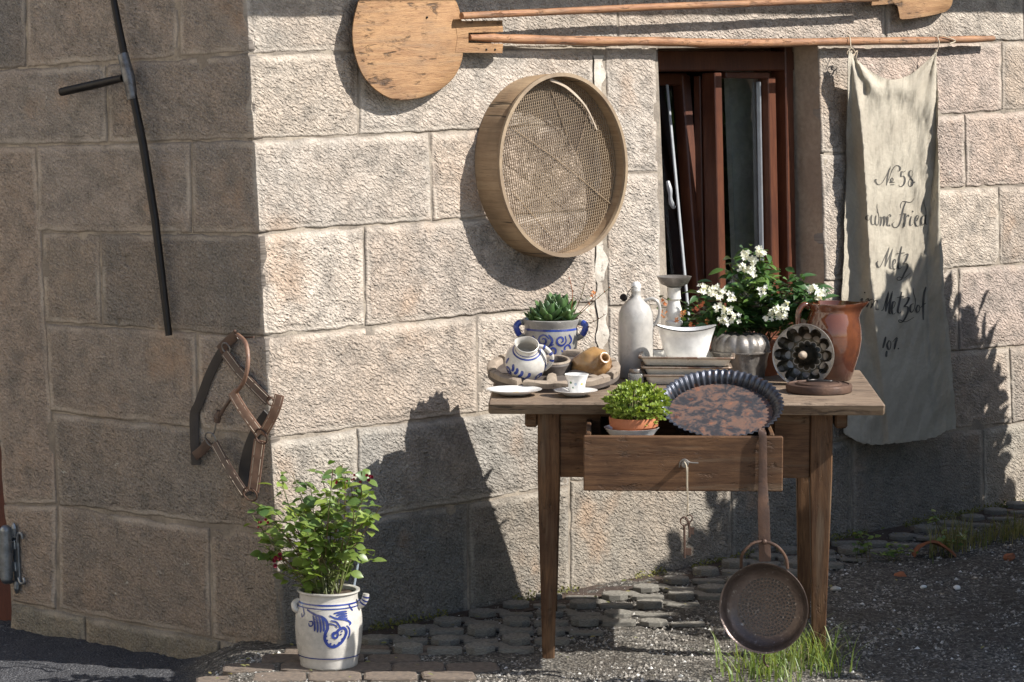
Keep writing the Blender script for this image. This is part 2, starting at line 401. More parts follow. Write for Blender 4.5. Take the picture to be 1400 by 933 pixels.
def tart_m():
    t = NT('rusty_tart_pan'); v = t.map('Object'); n = t.noise(v, 26, 7, .72, .4); n2 = t.noise(v, 45, 5, .7)
    c = t.mix(t.ramp(n, .44, .56), (.075, .072, .075), (.12, .066, .046)); c = t.mix(t.ramp(n2, .54, .70, 0, .6), c, (.26, .09, .04)); c = t.mix(t.ramp(n2, .3, .42, .6, 0), c, (.05, .05, .06))
    return t.out(c, t.ramp(n, .4, .6, .4, .75), t.bump(n2, .001), t.ramp(n, .44, .56, .6, .1), .5)
M['tart'] = tart_m(); M['tartrim'] = spotty('black_tart_pan_rim', (.055, .06, .075), (.085, .09, .11), (.12, .07, .05), 18, 70, .4, .6)
M['leather'] = spotty('brown_leather', (.06, .036, .026), (.095, .055, .038), rough=.5, sc1=25, bsc=200, bd=.0004)
M['leather2'] = spotty('reddish_leather', (.16, .085, .055), (.23, .13, .085), rough=.5, sc1=25, bsc=200, bd=.0004)
M['thread'] = spotty('pale_stitching', (.50, .42, .32), (.42, .33, .25), rough=.8)
M['rope'] = spotty('pale_cord', (.55, .47, .35), (.45, .36, .26), rough=.8, bsc=300, bd=.001)
M['blackstrap'] = spotty('black_webbing', (.03, .024, .022), (.045, .036, .03), rough=.7)
def cloth_m():
    t = NT('linen_sacking'); v = t.map('UV'); n = t.noise(v, 5, 5, .6); w = t.n('ShaderNodeTexWave'); w.bands_direction = 'X'; t.l(v, w.inputs['Vector']); w.inputs['Scale'].default_value = 170; w.inputs['Distortion'].default_value = 2
    w2 = t.n('ShaderNodeTexWave'); w2.bands_direction = 'Y'; t.l(v, w2.inputs['Vector']); w2.inputs['Scale'].default_value = 170; w2.inputs['Distortion'].default_value = 2
    f = t.noise(v, 70, 5, .7); c = t.mix(t.ramp(n, .35, .65), (.64, .58, .47), (.54, .48, .385)); c = t.mix(t.ramp(f, .3, .7, .3, 0), c, (.36, .31, .24))
    s = t.math('ADD', w.outputs['Fac'], w2.outputs['Fac']); c = t.mix(t.math('MULTIPLY', s, .12), c, (.3, .26, .2))
    return t.out(c, .9, t.bump(s, .0008, 1, t.bump(f, .004, 1, t.bump(t.noise(t.map('UV', (26, 5, 1)), 1, 4, .6), .012))), 0, .15)
M['cloth'] = cloth_m()
M['ink'] = spotty('faded_black_ink', (.035, .032, .03), (.11, .10, .085), rough=.9)
M['inner'] = spotty('terracotta', (.42, .155, .075), (.34, .12, .06), rough=.8, spec=.2)
def glaze(name, c1, c2, rough=.25, sc1=8, bd=.0006, coat=.3, lo=.4, hi=.62):
    m = spotty(name, c1, c2, None, sc1, 40, rough, 0, 60, bd, lo=lo, hi=hi, rr=.05); m.node_tree.nodes['Principled BSDF'].inputs['Coat Weight'].default_value = coat; return m
M['salt'] = glaze('salt_glazed_stoneware', (.50, .47, .42), (.58, .55, .50), .3)
M['salt2'] = glaze('grey_stoneware', (.24, .23, .215), (.32, .305, .28), .3)
M['blue'] = glaze('cobalt_blue_paint', (.018, .032, .17), (.035, .065, .30), .25)
M['porc'] = glaze('white_porcelain', (.80, .79, .76), (.76, .75, .73), .12)
M['enamel'] = spotty('white_enamel', (.74, .71, .64), (.68, .64, .56), (.20, .10, .05), 10, 60, .25, bsc=30, bd=.0003, c3r=(.66, .7))
M['enrim'] = spotty('chipped_tray_rim', (.30, .24, .18), (.16, .085, .05), (.50, .47, .42), 30, 90, .35, .3, bsc=100, bd=.0008)
M['brown'] = glaze('brown_glaze', (.145, .050, .024), (.075, .030, .022), .07, 6, .0003, .6)
M['ochre'] = glaze('ochre_glaze', (.36, .21, .085), (.24, .125, .05), .25, 14)
M['bottle'] = glaze('pale_grey_stoneware', (.46, .435, .40), (.37, .35, .32), .3, 4)
M['zinc'] = spotty('aged_tin', (.26, .235, .21), (.17, .155, .14), (.34, .31, .28), 18, 70, .42, .55, bsc=80, bd=.001)
M['tinin'] = spotty('blackened_tin', (.05, .045, .033), (.09, .075, .05), (.16, .13, .09), 25, 70, .38, .6)
M['whitewood'] = spotty('chipped_white_paint', (.70, .68, .64), (.62, .6, .56), (.20, .16, .12), 10, 60, .5, c3r=(.66, .69))
M['woodgrey'] = spotty('worn_grey_wood', (.33, .265, .20), (.24, .19, .145), (.10, .075, .055), 12, 60, .75, bsc=60, bd=.002)
M['charred'] = spotty('dark_tray_wood', (.065, .05, .042), (.11, .09, .075), rough=.7, sc1=14)
M['soil'] = spotty('potting_soil', (.045, .028, .02), (.07, .045, .03), rough=.95, bsc=60, bd=.01)
M['stem'] = spotty('green_brown_stem', (.10, .12, .035), (.13, .065, .035), rough=.6)
def leaf_m(name, c1, c2, rough=.38, trans=.35, per='obj'):
    t = NT(name); 
    rnd = t.n('ShaderNodeObjectInfo').outputs['Random'] if per == 'obj' else t.n('ShaderNodeNewGeometry').outputs['Random Per Island']
    c = t.mix(rnd, c1, c2); n = t.noise(t.map('Object'), 40, 3); c = t.mix(t.ramp(n, .3, .7, 0, .3), c, tuple(x * .6 for x in c1))
    t.out(c, rough, None, 0, .5); tr = t.n('ShaderNodeBsdfTranslucent'); t.l(t.mix(1.0, c, (1.3, 1.25, .5), 'MULTIPLY'), tr.inputs[0])
    ms = t.n('ShaderNodeMixShader'); ms.inputs[0].default_value = trans; t.l(t.b.outputs[0], ms.inputs[1]); t.l(tr.outputs[0], ms.inputs[2])
    t.l(ms.outputs[0], t.t.nodes['Material Output'].inputs[0]); return t.m
M['rleaf'] = leaf_m('rose_leaf', (.07, .14, .04), (.27, .35, .07))
M['jleaf'] = leaf_m('dark_glossy_leaf', (.035, .085, .03), (.15, .25, .06), .3, .25)
M['sleaf'] = leaf_m('succulent_leaf', (.05, .105, .035), (.10, .175, .05), .35, .1)
M['bleaf'] = leaf_m('small_bright_leaf', (.20, .29, .045), (.36, .44, .10), .4, .3, 'isl')
M['hleaf'] = leaf_m('hedge_leaf', (.05, .10, .03), (.10, .16, .05), .4, .2, 'isl')
M['grass'] = leaf_m('grass_blade', (.12, .20, .045), (.30, .36, .13), .45, .4, 'isl')
M['dry'] = leaf_m('dry_grass_blade', (.14, .17, .05), (.34, .28, .13), .6, .3, 'isl')
M['petal'] = leaf_m('white_petal', (.78, .78, .72), (.85, .85, .8), .6, .3)
M['redpetal'] = leaf_m('dark_red_petal', (.20, .012, .03), (.32, .02, .045), .6, .2)
M['orange'] = leaf_m('orange_red_petal', (.60, .16, .08), (.70, .30, .10), .6, .3)
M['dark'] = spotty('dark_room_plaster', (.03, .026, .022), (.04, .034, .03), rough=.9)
M['curtain'] = spotty('pale_curtain', (.38, .37, .34), (.3, .29, .27), rough=.9)
def glass_m():
    t = NT('window_glass'); tr = t.n('ShaderNodeBsdfTransparent'); tr.inputs[0].default_value = (.93, .95, .94, 1); g = t.n('ShaderNodeBsdfGlossy'); g.inputs['Roughness'].default_value = .02
    fr = t.n('ShaderNodeFresnel'); fr.inputs[0].default_value = 1.28; ms = t.n('ShaderNodeMixShader'); t.l(fr.outputs[0], ms.inputs[0])
    t.l(tr.outputs[0], ms.inputs[1]); t.l(g.outputs[0], ms.inputs[2]); t.l(ms.outputs[0], t.t.nodes['Material Output'].inputs[0]); return t.m
M['glass'] = glass_m()
M['white'] = spotty('white_spacer', (.40, .41, .42), (.34, .35, .36), rough=.3)
M['eave'] = wood('eave_boards', (.16, .10, .06), (.20, .13, .08), (.12, .08, .05), (1, 12, 12))
M['shard'] = spotty('broken_roof_tile', (.36, .13, .06), (.28, .10, .05), rough=.85)

M['slab2'] = spotty('pale_bounce_paving', (.36, .33, .28), (.30, .27, .23), rough=.9)
M['render'] = spotty('cream_bounce_render', (.62, .55, .44), (.56, .50, .40), rough=.9)

M['whitemortar'] = spotty('white_lime_mortar', (.56, .51, .44), (.42, .37, .31), (.14, .12, .10), 14, 60, .95, bsc=60, bd=.004, spec=.15)
M['hleaf2'] = leaf_m('moss', (.10, .11, .025), (.22, .20, .05), .8, .1, 'isl')
# ================================================================= THE GROUND
def gz(x, y):                            # ground height: the street is a little lower at the left
    x = np.asarray(x, float); y = np.asarray(y, float)
    base = -0.09 * sm((-x - 0.74) / 0.26)
    return base
def ax(a, b, st, far):
    m = list(np.arange(a, b + 1e-6, st)); g = st; lo = [a]; hi = [m[-1]]
    while hi[-1] < far: g *= 1.6; hi.append(hi[-1] + g); lo.append(lo[-1] - g)
    return np.array(lo[:0:-1] + m + hi[1:])
gx = ax(-2.0, 2.2, .02, 200); gy = ax(8.0, 11.6, .02, 200)
X, Y = np.meshgrid(gx, gy, indexing='ij')
near = ((X > -2) & (X < 2.2) & (Y > 8) & (Y < 11.6)).astype(float)
Z = gz(X, Y) + near * (fbm(X * 9, Y * 9, 3) * .012 + fbm(X * 45, Y * 45, 5, 2) * .007)
nx, ny = len(gx), len(gy); vi = np.arange(nx * ny).reshape(nx, ny)
gf = np.stack([vi[:-1, :-1], vi[1:, :-1], vi[1:, 1:], vi[:-1, 1:]], -1).reshape(-1, 4)
O('ground', (np.stack([X, Y, Z], -1).reshape(-1, 3), gf.tolist()), M['ground'], loc=(0, 0, 0), smooth=80, kind='structure', label='dark gravel ground in front of the stone house')

def pebbles(name, n, fx, smin, smax, mat, **kw):
    V = []; Fc = []
    for i in range(n):
        x, y = fx(); z = float(gz(x, y)) ; s = smin + (smax - smin) * random.random() ** 3
        a = random.random() * 6.28; e = s * (.6 + .6 * random.random()); h = s * (.4 + .4 * random.random()); b = len(V)
        for k in range(4):
            q = a + k * 1.57 + random.uniform(-.3, .3); V.append((x + math.cos(q) * (s if k % 2 else e), y + math.sin(q) * (s if k % 2 else e), z - .002 + random.uniform(0, .3) * h))
        V += [(x + random.uniform(-.3, .3) * s, y + random.uniform(-.3, .3) * s, z + h)]
        Fc += [(b + k, b + (k + 1) % 4, b + 4) for k in range(4)]
    return O(name, (V, Fc), mat, smooth=0, loc=(0, 0, 0), **kw)
def base_y(x): return 9.384 + x          # where the facade meets the ground
def gr():
    while 1:
        x = random.uniform(-.85, 1.95); y = random.uniform(8.2, min(11.2, base_y(x)))
        if y < base_y(x) - .05: return x, y
pebbles('gravel', 22000, gr, .003, .0095, M['pebble'], kind='stuff', label='loose crushed stone lying on the ground around the table')

# ================================================================= THE HOUSE
house = thing('stone_house', P0, 'corner of an old house of pecked sandstone blocks with a brown window', 'building')
WTOP = 2.75
def plane_mesh(pl, poly_uv, d):
    return [tuple(pl.at(u, v, d)) for u, v in poly_uv]
# window opening in facade coordinates
wo_l, wo_t = MAIN.pxuv(900, 66); wo_r, _ = MAIN.pxuv(1122, 66); _, wo_b = MAIN.pxuv(1000, 486)
def cu(v):                               # u of the corner line at facade height v
    return MAIN.uv(corner_at(v * math.cos(B)))[0]
BK = -.004
rects = [[(cu(-.3), -.3), (wo_l, -.3), (wo_l, WTOP), (cu(WTOP), WTOP)], [(wo_r, -.3), (5.2, -.3), (5.2, WTOP), (wo_r, WTOP)],
         [(wo_l, -.3), (wo_r, -.3), (wo_r, wo_b), (wo_l, wo_b)], [(wo_l, wo_t), (wo_r, wo_t), (wo_r, WTOP), (wo_l, WTOP)]]
V = []; Fc = []
for r in rects:
    b = len(V); V += plane_mesh(MAIN, r, BK); Fc.append((b, b + 1, b + 2, b + 3))
facade = O('facade_wall', (V, Fc), M['mortar'], house, smooth=0)
def scu(z): return SIDE.uv(corner_at(z))[0]
side = O('side_wall', (plane_mesh(SIDE, [(SIDE.pxuv(19, 905)[0], -.3), (scu(-.3) - .004, -.3), (scu(WTOP) - .004, WTOP), (-1.6, WTOP), (-1.6, SIDE.pxuv(0, 205)[1]), (SIDE.pxuv(-26, 205)[0], SIDE.pxuv(0, 205)[1]), (SIDE.pxuv(8, 690)[0], SIDE.pxuv(8, 690)[1])], BK), [(0, 1, 2, 3, 4, 5, 6)]), M['mortar'], house, smooth=0)

class Ln:
    def __init__(s, *p): s.x = [a for a, _ in p]; s.y = [b for _, b in p]
    def __call__(s, x):
        if len(s.x) == 1: return s.y[0]
        if x < s.x[0]: return s.y[0] + (x - s.x[0]) * (s.y[1] - s.y[0]) / (s.x[1] - s.x[0])
        if x > s.x[-1]: return s.y[-1] + (x - s.x[-1]) * (s.y[-1] - s.y[-2]) / (s.x[-1] - s.x[-2])
        return float(np.interp(x, s.x, s.y))
seedc = [0]
def stone(pl, parent, q, col, corner=None, amp=1.0, gap=.0022, extra_d=0.0, res=.0085, holes=()):
    """q: TL TR BR BL photo points (or world points) on plane pl"""
    seedc[0] += 1; sd = seedc[0] * 7
    P4 = [np.array(pl.uv(p) if isinstance(p, Vector) else pl.pxuv(*p)) for p in q]
    TL, TR, BR, BL = P4; W = (np.linalg.norm(TR - TL) + np.linalg.norm(BR - BL)) / 2; H = (np.linalg.norm(TL - BL) + np.linalg.norm(TR - BR)) / 2
    def axis(L):
        n = max(3, int((L - .02) / res)); return np.concatenate([[0, .004, .009], np.linspace(.014, L - .014, n), [L - .009, L - .004, L]]) / L
    s = axis(W); t = axis(H); S, Tt = np.meshgrid(s, t, indexing='ij')
    gl = 0 if corner == 'L' else gap; grr = 0 if corner == 'R' else gap
    Si = (gl + S * (W - gl - grr)) / W; Ti = (gap + Tt * (H - 2 * gap)) / H
    UV = (1 - Si)[..., None] * ((1 - Ti)[..., None] * BL + Ti[..., None] * TL) + Si[..., None] * ((1 - Ti)[..., None] * BR + Ti[..., None] * TR)
    u, v = UV[..., 0], UV[..., 1]
    jx = fbm(u * 22, v * 22, sd, 3) * .006; jy = fbm(u * 22 + 50, v * 22, sd + 3, 3) * .006
    if corner: jx = jx * .35
    u2 = u + jx; v2 = v + jy
    dl = S * W + (.006 if corner == 'L' else 0); dr = (1 - S) * W + (.006 if corner == 'R' else 0)
    d = np.minimum(np.minimum(dl, dr), np.minimum(Tt * H, (1 - Tt) * H))
    inner = sm((d - .016 - .012 * (fbm(u * 12, v * 12, 9) + .3)) / .014)
    h = -.0045 * (1 - sm(d / .005)) ** 1.5 + .0008 * inner * amp
    h = h + fbm(u * 6, v * 6, sd + 1, 3) * .0045 * amp + fbm(u * 40, v * 40, 11, 3) * .0030 * amp * (.3 + .7 * inner) + vn(u * 85 + v * 20, v * 120 - u * 30, 17) * .0032 * amp * inner
    chips = np.clip(fbm(u * 20, v * 20, sd + 5, 2) - .30, 0, 1) * sm(1 - d / .045); h = h - np.minimum(chips * .06, .0036)
    for hx, hy, hw, hh in holes:
        cu_, cv_ = pl.pxuv(hx, hy); h = h - .03 * sm(1.6 - 1.6 * np.sqrt(((u - cu_) / hw) ** 2 + ((v - cv_) / hh) ** 2))
    h = h + extra_d + random.uniform(-.0015, .0015)
    nn = S.shape; 
    P = np.array(pl.P0)[None, None] + u2[..., None] * np.array(pl.U) + v2[..., None] * np.array(pl.V) + h[..., None] * np.array(pl.N)
    vi = np.arange(nn[0] * nn[1]).reshape(nn)
    f = np.stack([vi[:-1, :-1], vi[1:, :-1], vi[1:, 1:], vi[:-1, 1:]], -1).reshape(-1, 4).tolist()
    ring = list(vi[:, 0]) + list(vi[-1, 1:]) + list(vi[-2::-1, -1]) + list(vi[0, -2:0:-1])
    V = P.reshape(-1, 3); uv = np.stack([u, v], -1).reshape(-1, 2); ed = d.reshape(-1)
    k0 = len(V); rv = V[ring] - np.array(pl.N) * .04; V = np.concatenate([V, rv]); uv = np.concatenate([uv, uv[ring]]); ed = np.concatenate([ed, ed[ring] * 0])
    m = len(ring); f += [(int(ring[i]), k0 + i, k0 + (i + 1) % m, int(ring[(i + 1) % m])) for i in range(m)]
    o = O('stone', (V, f, uv), M['stone'], parent, smooth=0)
    o.data.polygons.foreach_set('use_smooth', [True] * len(o.data.polygons))
    at = o.data.attributes.new('edge', 'FLOAT', 'POINT'); at.data.foreach_set('value', ed.astype(float))
    j = random.uniform(-.05, .04); w = random.uniform(.76, 1.10); o.color = ((col[0] + j * .8) * w, (col[1] + j * .4) * w, col[2] * w, 1)
    return o
# ---- facade
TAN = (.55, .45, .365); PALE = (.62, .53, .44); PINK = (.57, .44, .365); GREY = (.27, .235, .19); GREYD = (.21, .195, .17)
L0 = Ln((338, -60), (1500, -60)); L1 = Ln((338, 75), (480, 71), (820, 64), (1160, 62), (1300, 57), (1560, 55))
L2 = Ln((338, 192), (500, 186), (656, 177), (820, 168)); L3 = Ln((338, 320), (590, 303), (820, 287))
L4 = Ln((355, 460), (500, 447), (650, 432), (820, 414)); L5 = Ln((360, 601), (490, 586), (670, 564), (830, 546))
L6 = Ln((368, 724), (503, 709), (736, 671), (820, 659)); L7 = Ln((378, 900), (503, 882), (780, 822), (1000, 785), (1164, 757), (1400, 716), (1560, 690))
def row(top, bot, cuts, cols, **k):
    for i in range(len(cuts) - 1):
        a, b = cuts[i], cuts[i + 1]; a = a if isinstance(a, tuple) else (a, a); b = b if isinstance(b, tuple) else (b, b)
        if a[0] == 'C': tl = corner_py(top(340)); bl = corner_py(bot(365)); cor = 'L'
        else: tl = (a[0], top(a[0])); bl = (a[1], bot(a[1])); cor = None
        stone(MAIN, facade, [tl, (b[0], top(b[0])), (b[1], bot(b[1])), bl], cols[i % len(cols)], corner=cor, **k)
C = ('C', 'C')
row(L0, L1, [C, 610, 845, 1211, 1400, 1560], [PALE, PALE, TAN, PALE, TAN])
row(L1, L2, [C, 491, (811, 812)], [PALE, PALE]); row(L2, L3, [C, (588, 592), (812, 813)], [PALE, TAN])
row(L3, L4, [C, (498, 500), (813, 816)], [PALE, TAN]); row(L4, L5, [C, (652, 654), (816, 820)], [TAN, PALE])
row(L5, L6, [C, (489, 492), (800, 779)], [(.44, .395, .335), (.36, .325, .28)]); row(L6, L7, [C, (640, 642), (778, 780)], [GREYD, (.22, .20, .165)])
# window surround
def s4(tl, tr, br, bl, col, **k): stone(MAIN, facade, [tl, tr, br, bl], col, **k)
for (y0, y1) in ((64, 236), (236, 420), (420, 548)):
    s4((828 + (y0 - 64) * .012, y0), (898 + (y0 - 64) * .02, y0), (898 + (y1 - 64) * .02, y1), (828 + (y1 - 64) * .012, y1), PALE, amp=1.25, gap=.002)
for (y0, y1) in ((63, 210), (210, 384), (384, 500)):
    s4((1119 + (y0 - 64) * .028, y0), (1164 + (y0 - 64) * .02, y0), (1164 + (y1 - 64) * .02, y1), (1119 + (y1 - 64) * .028, y1), PALE, amp=1.25, gap=.002)
s4((906, 484), (1130, 470), (1130, 520), (906, 536), TAN)
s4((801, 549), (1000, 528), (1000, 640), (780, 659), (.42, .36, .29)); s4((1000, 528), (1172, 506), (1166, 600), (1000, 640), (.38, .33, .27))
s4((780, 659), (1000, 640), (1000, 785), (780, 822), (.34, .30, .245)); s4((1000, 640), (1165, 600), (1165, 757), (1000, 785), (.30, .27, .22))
Q2 = Ln((1168, 166), (1280, 157), (1420, 150)); Q3 = Ln((1168, 266), (1286, 257), (1420, 253)); Q4 = Ln((1168, 378), (1290, 367), (1420, 360))
Q5 = Ln((1168, 490), (1310, 481), (1420, 471)); Q6 = Ln((1166, 600), (1340, 587), (1420, 573))
row(L1, Q2, [1166, 1370, 1560], [PINK, TAN]); row(Q2, Q3, [1168, (1319, 1321), 1560], [PINK, PINK]); row(Q3, Q4, [1170, (1366, 1367), 1560], [PALE, TAN])
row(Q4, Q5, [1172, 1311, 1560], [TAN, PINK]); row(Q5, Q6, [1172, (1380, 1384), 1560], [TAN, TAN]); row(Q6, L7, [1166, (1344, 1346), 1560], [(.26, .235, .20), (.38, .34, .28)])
# ---- side wall (in the shade)
K = [Ln((-60, -60), (338, -60)), Ln((-20, 96), (148, 87), (244, 79), (345, 73)), Ln((-20, 199), (148, 197), (345, 191)), Ln((50, 318), (100, 318), (346, 321)),
     Ln((60, 442), (143, 446), (257, 453), (357, 461)), Ln((66, 563), (143, 571), (264, 586), (360, 598)), Ln((76, 690), (286, 722), (366, 728)), Ln((10, 824), (79, 834), (171, 853), (286, 873), (378, 893)),
     Ln((10, 905), (400, 975))]
def srow(i, cuts, cols, j=None, **k):
    top, bot = K[i], K[i + 1]
    for n in range(len(cuts) - 1):
        a, b = cuts[n], cuts[n + 1]; a = a if isinstance(a, tuple) else (a, a); b = b if isinstance(b, tuple) else (b, b); cor = None
        if b[0] == 'C': tr = corner_py(top(342)); br = corner_py(bot(365)); cor = 'R'
        else: tr = (b[0], top(b[0])); br = (b[1], bot(b[1]))
        hol = ((175, 357, .011, .018), (161, 441, .006, .008)) if i == 3 and n == 1 else ()
        stone(SIDE, side, [(a[0], top(a[0])), tr, br, (a[1], bot(a[1]))], cols[n % len(cols)], corner=cor, holes=hol, amp=.85, **k)
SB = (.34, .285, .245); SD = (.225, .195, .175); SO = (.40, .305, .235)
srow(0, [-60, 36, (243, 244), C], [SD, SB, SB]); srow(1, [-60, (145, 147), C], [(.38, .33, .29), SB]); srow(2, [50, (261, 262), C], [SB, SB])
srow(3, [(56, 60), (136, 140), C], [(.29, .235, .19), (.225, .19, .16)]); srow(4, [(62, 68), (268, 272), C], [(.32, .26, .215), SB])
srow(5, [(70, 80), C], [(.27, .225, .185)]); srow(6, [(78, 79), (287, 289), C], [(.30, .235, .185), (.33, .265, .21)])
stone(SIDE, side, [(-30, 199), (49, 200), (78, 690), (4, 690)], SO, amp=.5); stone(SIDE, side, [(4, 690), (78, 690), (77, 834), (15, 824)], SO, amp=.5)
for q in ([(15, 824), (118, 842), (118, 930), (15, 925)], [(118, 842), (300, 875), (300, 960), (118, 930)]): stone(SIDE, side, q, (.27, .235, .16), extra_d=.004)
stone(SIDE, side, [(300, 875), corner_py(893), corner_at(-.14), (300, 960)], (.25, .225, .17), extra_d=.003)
# ---- reveals of the window opening
def rough_quad(name, a, b, c, d, parent, mat, nu=14, nv=40, amp=.004, nrm=None):
    a, b, c, d = map(lambda q: np.array(q), (a, b, c, d)); V = []
    nrm = np.array(nrm if nrm is not None else np.cross(b - a, d - a)); nrm = nrm / np.linalg.norm(nrm)
    for i in range(nu + 1):
        for j in range(nv + 1):
            s, t = i / nu, j / nv; p = (1 - t) * ((1 - s) * a + s * b) + t * ((1 - s) * d + s * c)
            V.append(p + nrm * float(fbm(s * 6 + 3, t * 22, 5, 3)) * amp)
    f = [(i * (nv + 1) + j, (i + 1) * (nv + 1) + j, (i + 1) * (nv + 1) + j + 1, i * (nv + 1) + j + 1) for i in range(nu) for j in range(nv)]
    return O(name, (V, f), mat, parent, smooth=80)
DW = -.135
ur_t = MAIN.pxuv(1119, 64)[0]; ur_b = MAIN.pxuv(1131, 480)[0]; ul_t = MAIN.pxuv(898, 64)[0]; ul_b = MAIN.pxuv(906, 484)[0]
m = MAIN.at
rough_quad('window_reveal', m(ur_t - .001, wo_t, -.004), m(ur_t - .001, wo_t, -.34), m(ur_b - .001, wo_b, -.34), m(ur_b - .001, wo_b, -.004), facade, M['jamb'])
rough_quad('window_reveal', m(ul_t + .001, wo_t, -.004), m(ul_t + .001, wo_t, -.34), m(ul_b + .001, wo_b, -.34), m(ul_b + .001, wo_b, -.004), facade, M['jamb'])
rough_quad('window_lintel_soffit', m(ul_t - .02, wo_t, -.006), m(ur_t + .02, wo_t, -.006), m(ur_t + .02, wo_t, -.34), m(ul_t - .02, wo_t, -.34), facade, M['jamb'], 20, 10)
rough_quad('window_sill', m(ul_b - .02, wo_b, .03), m(ur_b + .02, wo_b, .03), m(ur_b + .02, wo_b, -.34), m(ul_b - .02, wo_b, -.34), facade, M['jamb'], 20, 10)
# ---- window
win = O('window', join(*[beam(MAIN.px(a, b, DW), MAIN.px(c, d, DW), w, .07, up=MAIN.N, bev=.004) for a, b, c, d, w in
      ((1068.5, 62, 1075, 490, .042), (872, 62, 880, 490, .042))] + [beam(MAIN.px(862, 84, DW - .002), MAIN.px(1076, 84, DW - .002), .066, .066, up=MAIN.N, bev=.004),
      beam(MAIN.px(862, 478, DW - .002), MAIN.px(1082, 470, DW - .002), .06, .066, up=MAIN.N, bev=.004)]), M['frame'], house)
def bar(name, a, b, w, dd, d, mat='frame', parent=win, bev=.003):
    return O(name, beam(MAIN.px(*a, d), MAIN.px(*b, d), w, dd, up=MAIN.N, bev=bev), M[mat], parent)
# fixed right sash
bar('sash_stile', (973, 100), (981, 472), .036, .06, DW + .012); bar('sash_stile', (1048, 106), (1055, 468), .040, .05, DW - .012)
bar('sash_rail', (986, 103), (1046, 104), .020, .045, DW - .012); bar('sash_rail', (988, 462), (1052, 458), .03, .045, DW - .012)
bar('moulding', (1037, 112), (1043, 455), .006, .02, DW - .006, 'white')
bar('moulding', (962, 108), (969, 470), .008, .03, DW - .03); bar('moulding', (953, 104), (960, 470), .006, .03, DW - .05)
gp = [MAIN.px(984, 108, DW - .016), MAIN.px(1040, 108, DW - .016), MAIN.px(1046, 462, DW - .016), MAIN.px(990, 462, DW - .016)]
O('pane', (gp + [p - MAIN.N * .004 for p in gp], [(0, 1, 2, 3), (7, 6, 5, 4), (0, 4, 5, 1), (1, 5, 6, 2), (2, 6, 7, 3), (3, 7, 4, 0)]), M['glass'], win, smooth=0)
# left sash, tilted inwards at the top
def tl(u, d): return MAIN.px(*u, d)
D1, D2 = -.27, -.17
O('tilted_sash_stile', beam(tl((931, 104), D1), tl((958, 474), D2), .042, .05, up=MAIN.N, bev=.004), M['frame'], win)
O('tilted_sash_stile', beam(tl((874, 104), D1), tl((893, 474), D2), .03, .05, up=MAIN.N, bev=.004), M['frame'], win)
O('tilted_sash_rail', beam(tl((878, 109), D1), tl((934, 109), D1), .04, .045, up=MAIN.N, bev=.004), M['frame'], win)
O('tilted_sash_rail', beam(tl((893, 468), D2), tl((958, 466), D2), .04, .045, up=MAIN.N, bev=.004), M['frame'], win)
O('glazing_spacer', beam(tl((912, 116), D1 + .027), tl((944, 458), D2 + .027), .010, .006, up=MAIN.N, bev=.001), M['white'], win)
gp = [tl((880, 116), D1), tl((918, 116), D1), tl((945, 460), D2), tl((896, 460), D2)]
O('pane', (gp + [p - MAIN.N * .004 for p in gp], [(0, 1, 2, 3), (7, 6, 5, 4), (0, 4, 5, 1), (1, 5, 6, 2), (2, 6, 7, 3), (3, 7, 4, 0)]), M['glass'], win, smooth=0)
hd = [tl((913, 248), D1 + .05), tl((916, 262), D1 + .06), tl((917, 275), D1 + .06), tl((921, 284), D1 + .055)]
O('window_handle', tube(cat(hd), [.006, .009, .006, .009, .007], 8), M['white'], win)
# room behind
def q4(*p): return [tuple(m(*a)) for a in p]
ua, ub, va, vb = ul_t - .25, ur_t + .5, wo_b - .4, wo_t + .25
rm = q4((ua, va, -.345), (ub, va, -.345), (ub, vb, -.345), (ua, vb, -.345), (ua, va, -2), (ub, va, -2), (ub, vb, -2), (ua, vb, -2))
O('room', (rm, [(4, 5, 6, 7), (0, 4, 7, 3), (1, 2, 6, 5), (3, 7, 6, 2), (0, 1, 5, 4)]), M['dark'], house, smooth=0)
cv = []; 
for i in range(25):
    for v in (wo_b, wo_t - .03):
        cv.append(tuple(m(ur_b - .14 + i * .009, v, -.30 + .014 * math.sin(i * 1.3))))
O('curtain', (cv, [(2 * i, 2 * i + 2, 2 * i + 3, 2 * i + 1) for i in range(24)]), M['curtain'], house, smooth=80)
# door at the far left with its hinge
uvd = SIDE.pxuv(10, 800, 0)
O('door', xf(box((0, 0, 0), (.9, .05, 2.4), bev=.004), frame_of((0, 0, 1), SIDE.U), SIDE.at(uvd[0] - .45 + .06, 1.1, -.075)), M['door'], house)
hg = []; s_ = lambda x, y, d=.012: SIDE.px(x, y, d)
hg.append(tube([s_(8, 727, .03), s_(9, 790, .03)], .020, 16)); hg.append(sphere(s_(8, 726, .03), .019)); hg.append(sphere(s_(9, 791, .03), .019))
for yy in (740, 757, 759, 776): hg.append(tube([s_(8.4, yy - 1, .03), s_(8.4, yy + 1, .03)], .0225, 16))
hg.append(beam(s_(21, 728, .006), s_(25, 800, .006), .026, .008, up=SIDE.N))
hg.append(beam(s_(14, 745, .012), s_(22, 745, .012), .03, .012, up=SIDE.N)); hg.append(beam(s_(15, 775, .012), s_(23, 775, .012), .03, .012, up=SIDE.N))
hg.append(tube(cat([s_(19, 735), s_(19, 722), s_(19, 715)]), [.008, .010, .002], 8)); hg.append(tube(cat([s_(23, 795), s_(23, 805), s_(23, 812)]), [.008, .010, .002], 8))
hg.append(tube(cat([s_(23, 742), s_(25, 731), s_(29, 730), s_(31, 737)]), [.004, .005, .005, .004], 8)); hg.append(tube(cat([s_(25, 790), s_(28, 797), s_(33, 797), s_(32, 790)]), [.004, .005, .005, .004], 8))
